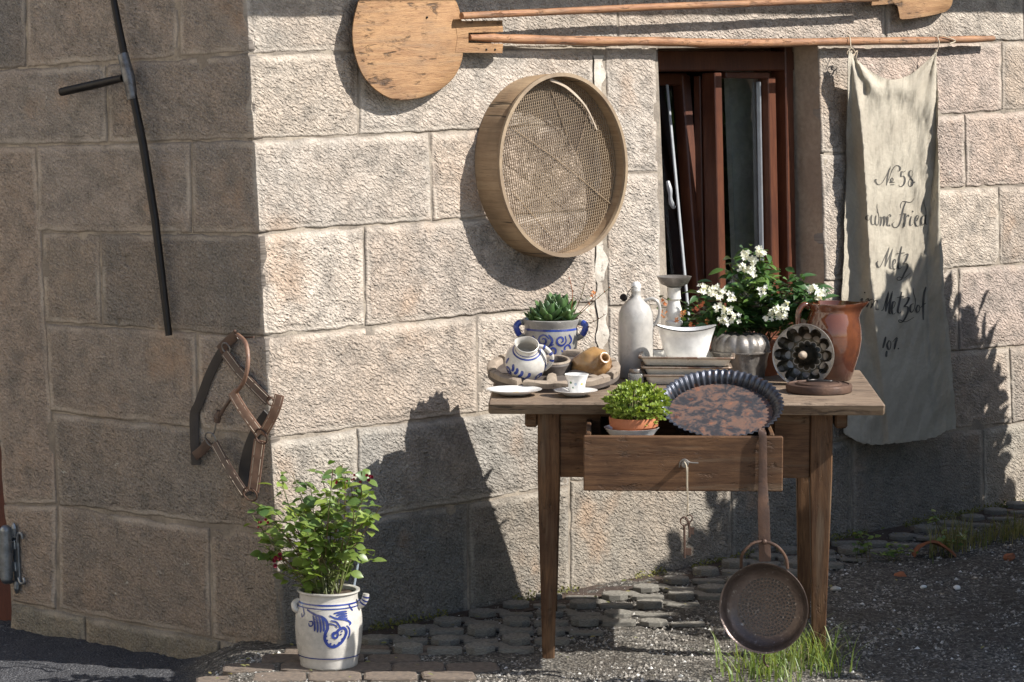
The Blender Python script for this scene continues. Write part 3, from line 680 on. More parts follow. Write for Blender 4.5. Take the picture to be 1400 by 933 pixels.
hg.append(tube(cat([s_(17, 795), s_(13, 797), s_(13, 790)]), .005, 8))
O('door_hinge', join(*hg), M['steel'], house)
# eaves: out of the frame above, they shade the top of the facade
e0 = cu(2.3) - .06; ev = []
O('eave', xf(box((0, 0, 0), (6, .60, .06)), Matrix((MAIN.U, MAIN.U.cross(Vector((0, 0, 1))), Vector((0, 0, 1)))).transposed(), MAIN.at(e0 + 3, 2.378, .28)), M['eave'], house)
# wall goes on, out of view, behind and above
O('upper_wall', xf(box((0, 0, 0), (6, .3, 2.2)), Matrix((MAIN.U, MAIN.U.cross(Vector((0, 0, 1))), Vector((0, 0, 1)))).transposed(), MAIN.at(e0 + 3.1, 3.75, -.6)), M['jamb'], house)

# ================================================================= PAVING
pv = props(O('paving', (lambda pts: (pts + [(x, y, z - .05) for x, y, z in pts], [(0, 1, 2, 3), (0, 4, 5, 1), (1, 5, 6, 2), (2, 6, 7, 3), (3, 7, 4, 0)]))(
    [(-.60, base_y(-.60) - .18, .003), (2.2, base_y(2.2) - .30, .003), (2.2, base_y(2.2) - .02, .003), (-.60, base_y(-.60) - .02, .003)]), M['soil'], loc=(0, 0, 0), smooth=0),
    'strip of lattice pavers and flagstones along the foot of the facade', kind='structure')
protos = {}
def paver(kind, c, rz, sx, sy, sz, mat='paver'):
    key = (kind, mat)
    if key not in protos:
        if kind == 'oct': ol = [(.5 * math.cos(a), .5 * math.sin(a)) for a in [R(22.5 + 45 * k) for k in range(8)]]
        else: ol = [(-.5, -.36), (-.36, -.5), (.36, -.5), (.5, -.36), (.5, .36), (.36, .5), (-.36, .5), (-.5, .36)]
        v, f = prism(ol, lambda u, v, d: (u, v, d), 0, 1, .05)
        me = bpy.data.meshes.new('paving_block'); me.from_pydata([tuple(p) for p in v], [], f); me.materials.append(M[mat]); protos[key] = me
    o = bpy.data.objects.new('paving_block' if kind != 'slab' else 'flagstone', protos[key]); link(o); o.parent = pv
    o.location = c; o.scale = (sx, sy, sz); o.rotation_euler = (random.uniform(-.03, .03), random.uniform(-.03, .03), rz + random.uniform(-.05, .05))
px_, py_ = .205, .185
for j in range(0, 24):
    y = 8.62 + j * py_ * .72
    for i in range(-4, 16):
        x = -.50 + i * px_ + (j % 2) * px_ * .5
        gap = base_y(x) - y; wid = .74 if x < .55 else max(.36, .74 - (x - .55) * .5)
        if gap < .05 or gap > wid + .06 * math.sin(i * 2.1) or x < -.52 or x > 2.1: continue
        if abs(x - .10) < .045 and abs(y - 8.56) < .05: continue
        hh = .018 + random.uniform(-.007, .005)
        paver('oct', (x, y, 0), 0, .088, .080, hh + .004)
        if base_y(x + px_ / 2) - y > .04: paver('bar', (x + px_ / 2, y - .004, 0), 0, .100, .044, hh - .004)
        if gap > .13 and random.random() < .8: paver('bar', (x + px_ * .25, y + py_ * .36, 0), .5, .05, .065, hh - .010)
k = 0
for j, yy in enumerate((8.30, 8.415, 8.53, 8.645)):
    for i in range(6):
        x = -.95 + i * .155 + (j % 2) * .07 + random.uniform(-.01, .01)
        if yy > base_y(x) - .10 or x > -.16 + (8.5 - yy) * .6: continue
        z0 = float(gz(x, yy)); paver('slab', (x, yy, z0 - .012), R(4), .146, .106, .02 + random.uniform(-.002, .003), 'slab')

# ---- unseen paving and house, both added to bounce warm sunlight onto the walls
props(O('bounce_lane', ([(-7, -12, .006), (30, -12, .006), (30, 7.6, .006), (-7, 7.6, .006)], [(0, 1, 2, 3)]), M['slab2'], loc=(0, 0, 0), smooth=0), 'unseen pale paving added to bounce sunlight up onto the house', kind='structure')
t = thing('reflector_house', (-7.2, 2, 0), 'unseen cream house on the left, added to bounce sunlight onto the side wall', 'building')
O('wall', xf(box((0, 0, 0), (.4, 18, 5.6)), c=(-7.2, 2, 2.8)), M['render'], t)
for yy in (-4, -.5, 3, 6.5):
    for zz in (1.6, 4.1):
        w_ = O('window', xf(box((0, 0, 0), (.08, 1.0, 1.3)), c=(-6.97, yy, zz)), M['white'], t); O('pane', xf(box((0, 0, 0), (.03, .84, 1.14)), c=(-6.935, yy, zz)), M['iron'], w_)
O('roof', xf(box((0, 0, 0), (3.2, 19, .12)), Matrix.Rotation(R(-38), 3, 'Y'), (-8.0, 2, 6.3)), M['inner'], t)

# white mortar smeared in the long joint left of the window
V = []; n_ = 60
for i in range(n_ + 1):
    y = 76 + (545 - 76) * i / n_; x0 = 812 + (y - 76) * .012; w0 = 0 + 5 * float(vn(y / 14., 1., 3)); w1 = 12 + 14 * float(vn(y / 17., 5., 8)) + 3 * float(vn(y / 5., 2., 9))
    for x in (x0 - w0, x0 + w1 * .45, x0 + w1): V.append(tuple(MAIN.px(x, y, .0015 + .006 * float(vn(y / 9., x, 4)))))
O('mortar_smear', (V, [(i * 3 + j, i * 3 + 3 + j, i * 3 + 4 + j, i * 3 + 1 + j) for i in range(n_) for j in range(2)]), M['whitemortar'], facade, smooth=60)
# ================================================================= THINGS ON THE WALLS
def mpx(pts, d): return [MAIN.px(x, y, d if not hasattr(d, '__len__') else d[i]) for i, (x, y) in enumerate(pts)]
# ---- first bread peel: round blade at the left, long handle to the right
def rounded(pts, n=6): return [tuple(q) for q in cat(pts, n, closed=True)]
bl = rounded([(487, 10), (497, -6), (540, -12), (600, -10), (619, -4), (628, 14), (633, 42), (634, 62), (631, 84), (622, 104), (606, 120), (585, 131), (560, 137), (536, 136), (514, 124), (496, 104), (485, 76), (481, 44)], 4)
t = thing('bread_peel', MAIN.px(560, 137, .03), 'big round wooden bread peel at the upper left whose handle carries the sack', 'bread peel')
def mf(u, v, d): return MAIN.px(u, v, d)
O('blade', prism(bl, mf, .028, .050, 1.2), M['peel'], t, smooth=50)
O('fork_tongue', prism([(622, 29), (687, 28), (688, 44), (640, 45), (640, 52), (625, 52)], mf, .029, .051, .5), M['peel'], t, smooth=50)
O('fork_tongue', prism([(625, 52.5), (640, 52.5), (640, 59), (688, 60), (687, 73), (622, 72)], mf, .029, .051, .5), M['peel'], t, smooth=50)
hp = cat([(642, 51.5), (670, 52), (700, 53.5), (800, 56), (900, 57), (960, 59), (1050, 59), (1160, 57), (1240, 56), (1330, 54), (1358, 53)], 5)
hr = np.interp(np.linspace(0, 1, len(hp)), [0, .04, .09, .3, .6, .9, 1], [.009, .010, .0135, .0145, .0145, .0125, .010])
O('handle', tube(mpx([tuple(q) for q in hp], .042), list(hr * (1 + .06 * np.sin(np.arange(len(hp)) * 1.3))), 12), M['pole'], t, smooth=60)
nails = [sphere(MAIN.px(x, y, .052), .0035, 8, 5) for x, y in ((584, 24), (665, 68), (677, 68))]
O('nail', join(*nails), M['iron'], t)
# ---- second peel, blade at the right
t = thing('bread_peel', MAIN.px(1250, 28, .03), 'bread peel with thin handle and square shouldered blade at the upper right edge', 'bread peel')
O('blade', prism(rounded([(1205, -24), (1285, -30), (1301, -14), (1302, 4), (1296, 14), (1288, 18), (1262, 24), (1233, 27), (1229, 20), (1226, 8), (1220, 3)], 4), mf, .030, .055, .8), M['peel'], t, smooth=50)
O('shoulder', prism([(1188, -12), (1232, -14), (1228, 5), (1190, 8)], mf, .032, .054, .5), M['peel'], t, smooth=50)
hp = cat([(631, 22), (760, 16), (900, 9.5), (1000, 6), (1100, 2), (1200, -2)], 6)
O('handle', tube(mpx([tuple(q) for q in hp], .075), [.0105, .0115, .0115, .011, .011], 12), M['pole'], t, smooth=60)
# ---- sieve
ce = MAIN.px(772, 226, .112); cu_, cv_ = MAIN.uv(ce); RS = .284
t = thing('grain_sieve', MAIN.at(cu_, cv_ - RS, 0), 'large round wooden grain sieve hanging on the sunny wall', 'sieve')
Msv = Matrix((MAIN.U, MAIN.V, MAIN.N)).transposed(); sc0 = MAIN.at(cu_, cv_, 0)
hoopmod = lambda tt, r, z, j: (r + .0015 * math.sin(3 * tt + z * 30), z)
O('hoop', lathe([(RS - .007, .006), (RS - .001, .004), (RS + .0, .05), (RS - .002, .108), (RS - .004, .111), (RS - .009, .110), (RS - .010, .05)], sc0, 96, Msv, hoopmod, closed=True), M['hoop'], t, smooth=50)
O('inner_hoop', lathe([(RS - .0105, .062), (RS - .0105, .068), (RS - .015, .068), (RS - .015, .062)], sc0, 96, Msv, closed=True), M['hoop'], t, smooth=50)
O('rim_binding', lathe([(RS - .0115, .104), (RS + .001, .104), (RS + .0015, .114), (RS - .010, .1145)], sc0, 96, Msv, closed=True), M['wire'], t, smooth=50)
lap = [sc0 + Msv @ Vector(((RS + .002) * math.cos(a), (RS + .002) * math.sin(a), .06)) for a in [R(118 + k * 4) for k in range(8)]]
ws = []; rs = RS - .012; n = 30
for k in range(-n, n + 1):
    c = k * rs / n * .985; hlf = math.sqrt(max(0, rs * rs - c * c))
    for ax_ in (0, 1):
        a = R(8 if ax_ == 0 else 98); dirv = Vector((math.cos(a), math.sin(a), 0)); per = Vector((-math.sin(a), math.cos(a), 0))
        ww = .0009 if ax_ == 0 else .0013; zz = .070 if ax_ == 0 else .0715
        p0 = sc0 + Msv @ (per * c - dirv * hlf + Vector((0, 0, zz))); p1 = sc0 + Msv @ (per * c + dirv * hlf + Vector((0, 0, zz)))
        ws.append(tube([p0, p1], ww, 4, caps=False))
O('mesh', join(*ws), M['wire'], t, smooth=0, kind='stuff')
def svp(px_, py_, z): u_, v_ = MAIN.pxuv(px_, py_, z); return MAIN.at(u_, v_, z)
O('support_wire', join(tube([svp(751, 118, .075), svp(782, 205, .075)], .0015, 5), tube(cat([svp(802, 140, .078), svp(800, 170, .078), svp(788, 210, .078)]), .0012, 5), tube(cat([svp(700, 175, .076), svp(770, 225, .076), svp(843, 286, .076)]), .0016, 5),
   tube([svp(700, 262, .076), svp(760, 330, .076)], .0015, 5)), M['wire'], t)
O('cane_strip', strap([svp(752, 109, .10), svp(775, 120, .088), svp(800, 145, .082), svp(816, 178, .078)], [.010, .008, .004], .003, MAIN.N), M['thread'], t)
# ---- auger on the shaded wall
t = thing('iron_auger', SIDE.px(230, 458, .03), 'long black iron rod with a short cross handle leaning on the shaded wall', 'tool')
sx = lambda x, y, d=.035: SIDE.px(x, y, d)
O('rod', tube([sx(148, -40, .05), sx(160, 25, .05), sx(171, 80, .045), sx(181, 132, .045)], [.0095, .0105, .0115, .0115], 12), M['iron'], t, smooth=60)
O('rod', tube([sx(181, 125, .045), sx(196, 200, .040), sx(212, 300, .032), sx(231, 459, .022)], [.0115, .0122, .0128, .0118, .0128, .0115, .0112, .0104], 8), M['iron'], t, smooth=60)
O('cross_handle', tube([sx(84, 126, .050), sx(125, 117, .050), sx(168, 107, .050)], [.0125, .0135, .0115], 12), M['iron'], t, smooth=60)
O('socket_collar', tube([sx(168, 74, .046), sx(176, 105, .046), sx(181, 136, .046)], [.0165, .019, .0155], 10), M['collar'], t, smooth=60)
# ---- halter
t = thing('leather_halter', SIDE.px(335, 683, .03), 'old brown leather horse halter hanging on a nail by the corner of the wall', 'halter')
def st(name, pts, w, mat, d=.02, th=.004, stitch=True):
    ds = d if hasattr(d, '__len__') else [d] * len(pts)
    q = [sx(x, y, dd) for (x, y), dd in zip(pts, ds)]
    ncam = lambda s: (Vector((0, -1, .1)) + SIDE.N * .6).normalized()
    a = O(name, strap(q, w, th, ncam), M[mat], t, smooth=50)
    if stitch:
        sv = []
        for off in (-.32, .32):
            for i in range(len(q) - 1):
                tt = (q[i + 1] - q[i]).normalized(); xx = ncam(0).cross(tt).normalized(); w_ = w if not hasattr(w, '__len__') else w[0]
                o = xx * off * w_ + ncam(0) * (th * .55); sv.append(tube([q[i] + tt * .004 + o, q[i + 1] - tt * .004 + o], .0009, 4))
        O('stitching', join(*sv), M['thread'], a)
    return a
st('headpiece_strap', [(321, 461), (303, 482), (287, 512), (272, 552), (266, 566), (266, 600), (268, 636)], .028, 'blackstrap', [.03, .012, .01, .01, .01, .012, .014], stitch=False)
st('cheek_strap', [(307, 482), (325, 506), (345, 527), (367, 549)], .028, 'leather', [.02, .022, .024, .026])
st('crown_strap', [(300, 479), (312, 467), (323, 458)], .028, 'leather', [.014, .024, .034], stitch=False)
O('rolled_rein', tube(cat([sx(325, 458, .04), sx(336, 470, .07), sx(339, 495, .09), sx(334, 520, .09), sx(323, 536, .08)]), .0065, 10), M['leather2'], t, smooth=60)
O('rolled_rein', tube(cat([sx(318, 542, .03), sx(308, 556, .03), sx(300, 570, .03)]), .0055, 10), M['leather'], t, smooth=60)
O('keeper', join(sphere(sx(297, 571, .03), (.012, .012, .014), 10, 6), tube([sx(300, 562, .03), sx(296, 577, .03)], [.009, .011], 8)), M['leather'], t)
st('noseband_strap', [(317, 536), (330, 558), (344, 578), (356, 594)], .029, 'leather2', [.08, .09, .09, .085])
st('noseband_strap', [(382, 540), (378, 556), (370, 575), (359, 594)], .029, 'leather2', [.085, .09, .09, .085])
st('throat_strap', [(355, 602), (352, 625), (349, 650), (346, 672)], .034, 'leather2', .08)
st('chin_strap', [(293, 606), (306, 630), (320, 653), (335, 676)], .026, 'leather', [.045, .06, .07, .07])
st('chin_strap', [(286, 604), (276, 616), (266, 624)], .028, 'leather', .022, stitch=False)
st('strap_lining', [(366, 566), (352, 586), (340, 615), (333, 650), (338, 678)], .032, 'blackstrap', [.02, .012, .01, .01, .02], stitch=False)
def ringat(x, y, r, d, tilt=0, mat='rust', sq=1):
    c = sx(x, y, d); return tube([c + (SIDE.U * math.cos(a) * sq + Vector((0, 0, 1)) * math.sin(a)) * r + SIDE.N * (.3 * r * math.sin(a + tilt)) for a in [2 * math.pi * k / 20 for k in range(20)]], .0026, 6, closed=True)
O('ring', ringat(357, 597, .022, .088), M['rust'], t); O('ring', ringat(288, 601, .021, .045), M['zinc'], t); O('buckle', ringat(342, 676, .020, .078, sq=1.3), M['rust'], t)
O('buckle', ringat(309, 476, .015, .02), M['zinc'], t); O('buckle', ringat(370, 549, .013, .03), M['rust'], t)
O('snap_link', tube(cat([sx(295, 578, .03), sx(293, 590, .03), sx(289, 597, .03)]), .003, 6), M['zinc'], t)
O('nail', join(tube([sx(326, 462, -.01), sx(321, 453, .05)], .0035, 6), sphere(sx(321, 453, .05), .005, 8, 5), tube([sx(328, 462, .02), sx(347, 461, .02)], .003, 6)), M['rust'], t)
# ---- sack
def lerp(a, b, s): return a + (b - a) * s
LX = Ln((68, 1161), (110, 1159), (250, 1157), (420, 1151), (590, 1154)); RX = Ln((70, 1281), (200, 1283), (330, 1287), (420, 1293), (500, 1302), (590, 1307))
FL = Ln((68, 1166), (100, 1170), (200, 1180), (300, 1186), (380, 1190), (450, 1197), (600, 1215)); FR = Ln((68, 1281), (110, 1280), (200, 1280), (270, 1272), (340, 1266), (450, 1268), (600, 1275))
def top_y(s): return 68 + 41 * (1 - abs(2 * s - 1) ** 1.8) + 4 * (s > .5) * (s - .5)
def bot_y(s): return 592 + 19 * math.sin(math.pi * min(1, s * 1.1)) ** .8 - 6 * s
def cloth_off(x, y):
    fl, fr, lx, rx = FL(y), FR(y), LX(y), RX(y); base = .075
    w = float(np.clip((y - 90) / 130, 0, 1)); deep = .062 * w * float(np.clip(1.4 - (y - 250) / 420, .25, 1))
    o = base
    if x < fl: a = (fl - x) / max(3, fl - lx); o = base + .010 * w - deep * math.sin(min(1, a * 1.4) * 1.57) + .02 * w * max(0, a - .8)
    elif x > fr: a = (x - fr) / max(3, rx - fr); o = base + .006 * w + deep * .75 * min(1, a * 1.2)
    else: a = (x - fl) / (fr - fl); o = base + .012 * w * (abs(2 * a - 1) ** 3) 
    sag = math.exp(-((y - top_y(np.clip((x - 1161) / 120, 0, 1)) - 16) / 14) ** 2); o += .020 * sag * math.sin(math.pi * np.clip((x - 1161) / 120, 0, 1))
    o += .016 * float(fbm(x / 24., y / 90., 31, 3)) + .010 * float(fbm(x / 8. + y / 24., y / 34., 37, 3))
    # drapery folds hanging from the two corners
    for cx, sg in ((1164, 1), (1280, -1)):
        dx = sg * (x - cx); dy = y - 70
        if dx > 0 and dy > 0: an = math.atan2(dx, dy); rr = math.hypot(dx, dy); o += .009 * math.sin(an * 15) * math.exp(-rr / 120) * min(1, rr / 20)
    return o
NSx, NT_ = 90, 150; V = []; UVs = []
for i in range(NSx + 1):
    s = i / NSx
    for j in range(NT_ + 1):
        tt = j / NT_; y = lerp(top_y(s), bot_y(s) + 2.5 * float(vn(s * 60, 1., 5)) + 3 * math.sin(s * 9), tt); lx, rx = LX(y), RX(y)
        hem = 1.5 * math.sin(y / 17.) + .8 * math.sin(y / 5.)
        x = lerp(lx + hem * .4, rx + hem * .5, s); V.append(tuple(MAIN.px(x, y, cloth_off(x, y)))); UVs.append((s * .36, tt * 1.2))
f = [(i * (NT_ + 1) + j, (i + 1) * (NT_ + 1) + j, (i + 1) * (NT_ + 1) + j + 1, i * (NT_ + 1) + j + 1) for i in range(NSx) for j in range(NT_)]
nv = len(V); V2 = [tuple(Vector(p) - MAIN.N * .0022) for p in V]
f2 = [tuple(a + nv for a in q[::-1]) for q in f]
sack = O('grain_sack', (V + V2, f + f2, UVs + UVs), M['cloth'], smooth=80, label='old linen grain sack lettered in black script, tied to the peel handle', cat='sack')
st0 = lambda pts, r=.0022: tube(cat(pts), r, 6)
for q in (st0([MAIN.px(1158, 47, .055), MAIN.px(1162, 52, .062), MAIN.px(1163, 66, .078)]), st0([MAIN.px(1158, 72, .062), MAIN.px(1164, 66, .068), MAIN.px(1169, 73, .068), MAIN.px(1163, 80, .068), MAIN.px(1158, 73, .064)]),
   st0([MAIN.px(1166, 76, .066), MAIN.px(1172, 70, .066), MAIN.px(1170, 80, .064)]), st0([MAIN.px(1280, 72, .06), MAIN.px(1284, 60, .066), MAIN.px(1282, 49, .055), MAIN.px(1292, 50, .060), MAIN.px(1306, 56, .058), MAIN.px(1298, 60, .058)]), sphere(MAIN.px(1280, 70, .058), .006, 8, 6), sphere(MAIN.px(1163, 71, .06), .007, 8, 6)): O('tie_string', q, M['rope'], sack)
def ink(x, y): return MAIN.px(x, y, cloth_off(x, y) + .0016)
ST = []
def word(ox, oy, k, strokes, w=1.6, nib=(.55, 1.0)):
    ST.clear()
    for sg in strokes:
        if sg[0] == 'dot': ST.append(blob(ink, (ox + sg[1] / k, oy + sg[2] / k), (1.1, 1.1))); continue
        ST.append(ribbon(ink, [(ox + a / k, oy + b / k) for a, b in sg], w, 5, nib=nib))
    O('lettering', join(*ST), M['ink'], sack, smooth=0, kind='stuff')
word(1160, 210, 6.664, [[(262, 240), (248, 236), (248, 255), (262, 278), (285, 284), (318, 252), (350, 190), (388, 114)], [(382, 130), (366, 165), (356, 220), (346, 292)], [(346, 292), (372, 225), (400, 150), (432, 112), (462, 116), (474, 140), (462, 160), (448, 158)],
  [(398, 222), (386, 235), (388, 252), (400, 254), (410, 240), (402, 224), (396, 222)], [(370, 264), (426, 262)], [(378, 285), (420, 283)],
  [(520, 158), (500, 170), (484, 166), (478, 212), (500, 206), (515, 232), (508, 275), (484, 302), (464, 298), (462, 284)], [(585, 182), (578, 158), (560, 160), (552, 190), (568, 222), (586, 256), (578, 292), (556, 300), (545, 276), (556, 240), (580, 205), (588, 180)], ('dot', 602, 262)])
word(1160, 210, 6.664, [[(188, 566), (166, 570), (158, 590), (168, 606), (190, 604), (200, 572)], [(214, 560), (206, 610), (212, 642), (228, 650), (244, 620), (252, 565)], [(252, 565), (244, 620), (250, 648), (268, 650), (280, 610), (276, 560), (262, 500), (262, 460)],
  [(290, 575), (302, 590), (296, 630), (290, 662)], [(296, 625), (316, 580), (332, 578), (330, 620), (322, 658)], [(328, 625), (346, 582), (358, 580), (356, 620), (352, 652), (366, 660), (374, 640)], [(362, 568), (374, 556), (384, 566), (378, 580)], ('dot', 376, 658),
  [(478, 500), (476, 470), (492, 440), (520, 438), (556, 446), (584, 434), (598, 406)], [(524, 442), (500, 500), (486, 570), (466, 640), (440, 674), (412, 670), (404, 640), (420, 622)], [(462, 560), (500, 548), (530, 556)],
  [(522, 546), (518, 600), (508, 668)], [(512, 628), (528, 580), (544, 560), (552, 576)], [(572, 572), (560, 630), (566, 658), (590, 640)], ('dot', 586, 528),
  [(600, 628), (628, 606), (640, 576), (624, 566), (608, 600), (612, 648), (636, 662), (660, 640)], [(700, 572), (678, 568), (662, 610), (668, 648), (690, 640), (706, 590), (706, 520), (690, 460), (690, 422)], [(706, 560), (700, 630), (716, 648)]])
k = 5.486
word(1160, 330, k, [[(222, 150), (212, 165), (220, 190), (240, 188), (272, 120), (306, 44)], [(304, 52), (286, 120), (276, 190)], [(278, 188), (304, 120), (332, 56)], [(330, 62), (314, 130), (312, 195), (326, 206), (338, 190)], [(336, 178), (354, 158), (350, 136), (336, 150), (332, 190), (346, 210), (366, 196)],
  [(400, 38), (384, 110), (372, 180), (380, 208), (398, 196)], [(358, 94), (424, 86)], [(412, 112), (428, 100), (446, 98), (432, 140), (414, 168), (436, 168), (444, 190), (420, 240), (398, 285), (374, 294), (364, 280), (380, 268), (420, 276), (464, 240)]], 1.75)
word(1160, 330, k, [[(84, 446), (102, 430), (96, 462), (100, 480), (116, 466)], ('dot', 122, 386), [(124, 446), (146, 430), (146, 462), (138, 496)], [(142, 478), (164, 440), (182, 440), (180, 470), (166, 504)], [(174, 486), (198, 448), (214, 448), (208, 486), (212, 514), (230, 508)],
  [(246, 522), (262, 508), (280, 440), (304, 372)], [(300, 384), (288, 450), (280, 528)], [(282, 526), (304, 450), (332, 374)], [(328, 386), (314, 450), (306, 530), (318, 546)], [(316, 520), (344, 490), (350, 458), (334, 458), (324, 510), (332, 546), (356, 536)],
  [(400, 380), (384, 450), (370, 520), (380, 540), (398, 526)], [(364, 424), (418, 412)], [(412, 440), (430, 424), (454, 424), (440, 462), (420, 490), (442, 492), (448, 520), (424, 580), (398, 608), (378, 604), (384, 590), (430, 604), (492, 570)],
  [(488, 468), (468, 480), (462, 520), (476, 532), (496, 500), (502, 440), (488, 390), (486, 352)], [(520, 480), (508, 510), (516, 534), (534, 516), (532, 486), (518, 478)], [(582, 342), (566, 400), (560, 500), (562, 590)], [(540, 500), (560, 480), (582, 462)]], 2.0)
word(1160, 330, k, [[(280, 716), (270, 760), (258, 802)], [(304, 744), (290, 776), (300, 812), (314, 800), (318, 760), (304, 744)], [(330, 758), (362, 722), (352, 770), (344, 812)], [(346, 752), (370, 744)], ('dot', 374, 806), [(288, 822), (284, 850), (284, 868)]], 2.0)


# ================================================================= THE TABLE
TZ = .743; Y0 = 8.46; TA = R(-1.5)
tb = Matrix.Rotation(TA, 3, 'Z'); TO = Vector((-.066, Y0, 0))
def tp(x, y, z): return TO + tb @ Vector((x, y, z))
t = table = thing('wooden_table', tp(.55, .4, 0), 'dark brown wooden kitchen table with its drawer pulled open', 'table')
ys = [0, .20, .41, .60, .79]
for i in range(4):
    w = ys[i + 1] - ys[i] - .0025; pl_ = box((0, 0, 0), (1.10, w, .034), bev=.005)
    vv = [];
    for p in pl_[0]:
        q = list(p)
        if i == 0 and q[1] < -w / 2 + .006 and q[2] < 0: q[1] += .012
        vv.append(tuple(q))
    O('top_plank', xf((vv, pl_[1]), tb, tp(.55, (ys[i] + ys[i + 1]) / 2, TZ - .017)), M['top'], t)
LEGX = (.167, .930); LEGY = (.10, .70)
for yy in LEGY:
    for xx in LEGX:
        s_in = 1 if xx < .5 else -1
        z1, z0 = TZ - .035, float(gz(0, 0)) - .004; w1, w0 = .062, .034
        if yy > .5: z0 = .0; w1 = .058
        v, f = box((0, 0, 0), (1, 1, 1), bev=.0001); out = []
        for p in v:
            tt = float(np.clip((p[2] + .5), 0, 1)); zz = z0 + (z1 - z0) * tt; w = w0 + (w1 - w0) * min(1, (zz - z0) / (.53))
            bx = max(-.5, min(.5, p[0] * 1.0)); by = max(-.5, min(.5, p[1])); out.append((bx * w + s_in * -.001 * 0, by * w, zz))
        # bevelled profile: rebuild as stacked rings
        rings = [(z0, w0), (.30, w0 + (w1 - w0) * .30 / .53), (.53, w1), (z1, w1)]; V = []; b = .003
        for zz, w in rings:
            h = w / 2
            for a, c in ((-h, -h + b), (-h + b, -h), (h - b, -h), (h, -h + b), (h, h - b), (h - b, h), (-h + b, h), (-h, h - b)): V.append((a, c, zz))
        Fc = [(r_ * 8 + k_, r_ * 8 + (k_ + 1) % 8, r_ * 8 + 8 + (k_ + 1) % 8, r_ * 8 + 8 + k_) for r_ in range(3) for k_ in range(8)] + [tuple(range(8))[::-1], tuple(24 + k_ for k_ in range(8))]
        O('leg', xf((V, Fc), tb, tp(xx, yy, 0)), M['table'], t, smooth=30)
az = .615; ah = .185
O('apron', xf(box((0, 0, 0), (.115, .022, ah)), tb, tp(.256, .088, az)), M['tableh'], t); O('apron', xf(box((0, 0, 0), (.100, .022, ah)), tb, tp(.848, .088, az)), M['tableh'], t)
O('apron', xf(box((0, 0, 0), (.70, .022, ah)), tb, tp(.548, .705, az)), M['tableh'], t)
for xx in LEGX: O('apron', xf(box((0, 0, 0), (.022, .54, ah)), tb, tp(xx, .40, az)), M['tableh'], t)
for xx in (.118, .985): O('cleat', xf(box((0, 0, 0), (.036, .68, .044), bev=.006), tb, tp(xx, .42, TZ - .058)), M['tableh'], t)
O('drawer_rail', xf(box((0, 0, 0), (.56, .022, .022)), tb, tp(.55, .088, .535)), M['tableh'], t)
# drawer: front board at Y=8.2
dr = O('drawer', join(xf(box((0, 0, 0), (.014, .46, .12), bev=.003), tb, tp(.279, .026, .628)), xf(box((0, 0, 0), (.014, .46, .12), bev=.003), tb, tp(.775, .026, .628)), xf(box((0, 0, 0), (.482, .45, .010)), tb, tp(.527, .026, .567)), xf(box((0, 0, 0), (.482, .014, .10)), tb, tp(.527, .24, .622))), M['tableh'], t)
dtl = P(798, 597, 8.2); dbr = P(1070, 672, 8.2)
dc = (dtl + dbr) / 2; dw = dbr.x - dtl.x; dh = dtl.z - dbr.z
O('drawer_front', xf(box((0, 0, 0), (dw, .022, dh), bev=.003), tb, dc + Vector((0, .011, 0))), M['tableh'], dr)
DF = dc.y
kn = P(936, 634, DF - .01)
O('drawer_knob', join(xf(lathe([(.0, 0), (.012, .0), (.009, .004), (.006, .012), (.010, .018), (.009, .025), (0, .027)], seg=16), frame_of((0, -1, 0)), Vector((kn.x, DF - .001, kn.z))), tube(cat([kn + Vector((-.015, -.012, -.008)), kn + Vector((-.012, -.018, .008)), kn + Vector((0, -.02, .014)), kn + Vector((.014, -.018, .006)), kn + Vector((.036, -.016, .004))]), .0018, 6)), M['zinc'], dr)
# ---- keys on a string
k0 = kn + Vector((.004, -.022, -.006))
t = thing('old_keys', P(941, 765, DF - .03), 'two rusty old keys hanging on a string from the drawer knob', 'keys')
O('string', join(tube(cat([k0 + Vector((-.006, 0, .014)), k0, P(939, 660, DF - .025), P(940, 690, DF - .02), P(937, 708, DF - .021)]), .0019, 6), tube(cat([k0 + Vector((.003, 0, 0)), P(940, 665, DF - .027), P(941, 704, DF - .022)]), .0014, 5)), M['rope'], t)
def key(bx, by, bw, L, d, kw):
    c = P(bx, by, DF - d); s = 8.2 / 4200; pts = [c + Vector((math.cos(a) * bw * s, 0, math.sin(a) * bw * 1.1 * s)) for a in [2 * math.pi * i / 16 for i in range(16)]]
    e = c + Vector((.002, 0, -(bw + L) * s)); st_ = c + Vector((0, 0, -bw * s))
    return join(tube(pts, .0022, 6, closed=True), tube([st_, e], .0031, 8), xf(box((0, 0, 0), (kw * s, .004, 10 * s), bev=.0006), c=e + Vector((kw * s / 2, 0, 9 * s))), sphere(st_ + Vector((0, 0, -.003)), .0042, 8, 5))
O('key', key(935.5, 713, 5.5, 46, .022, 9), M['rust'], t); O('key', key(942, 709, 4.5, 22, .017, 6), M['rust'], t)
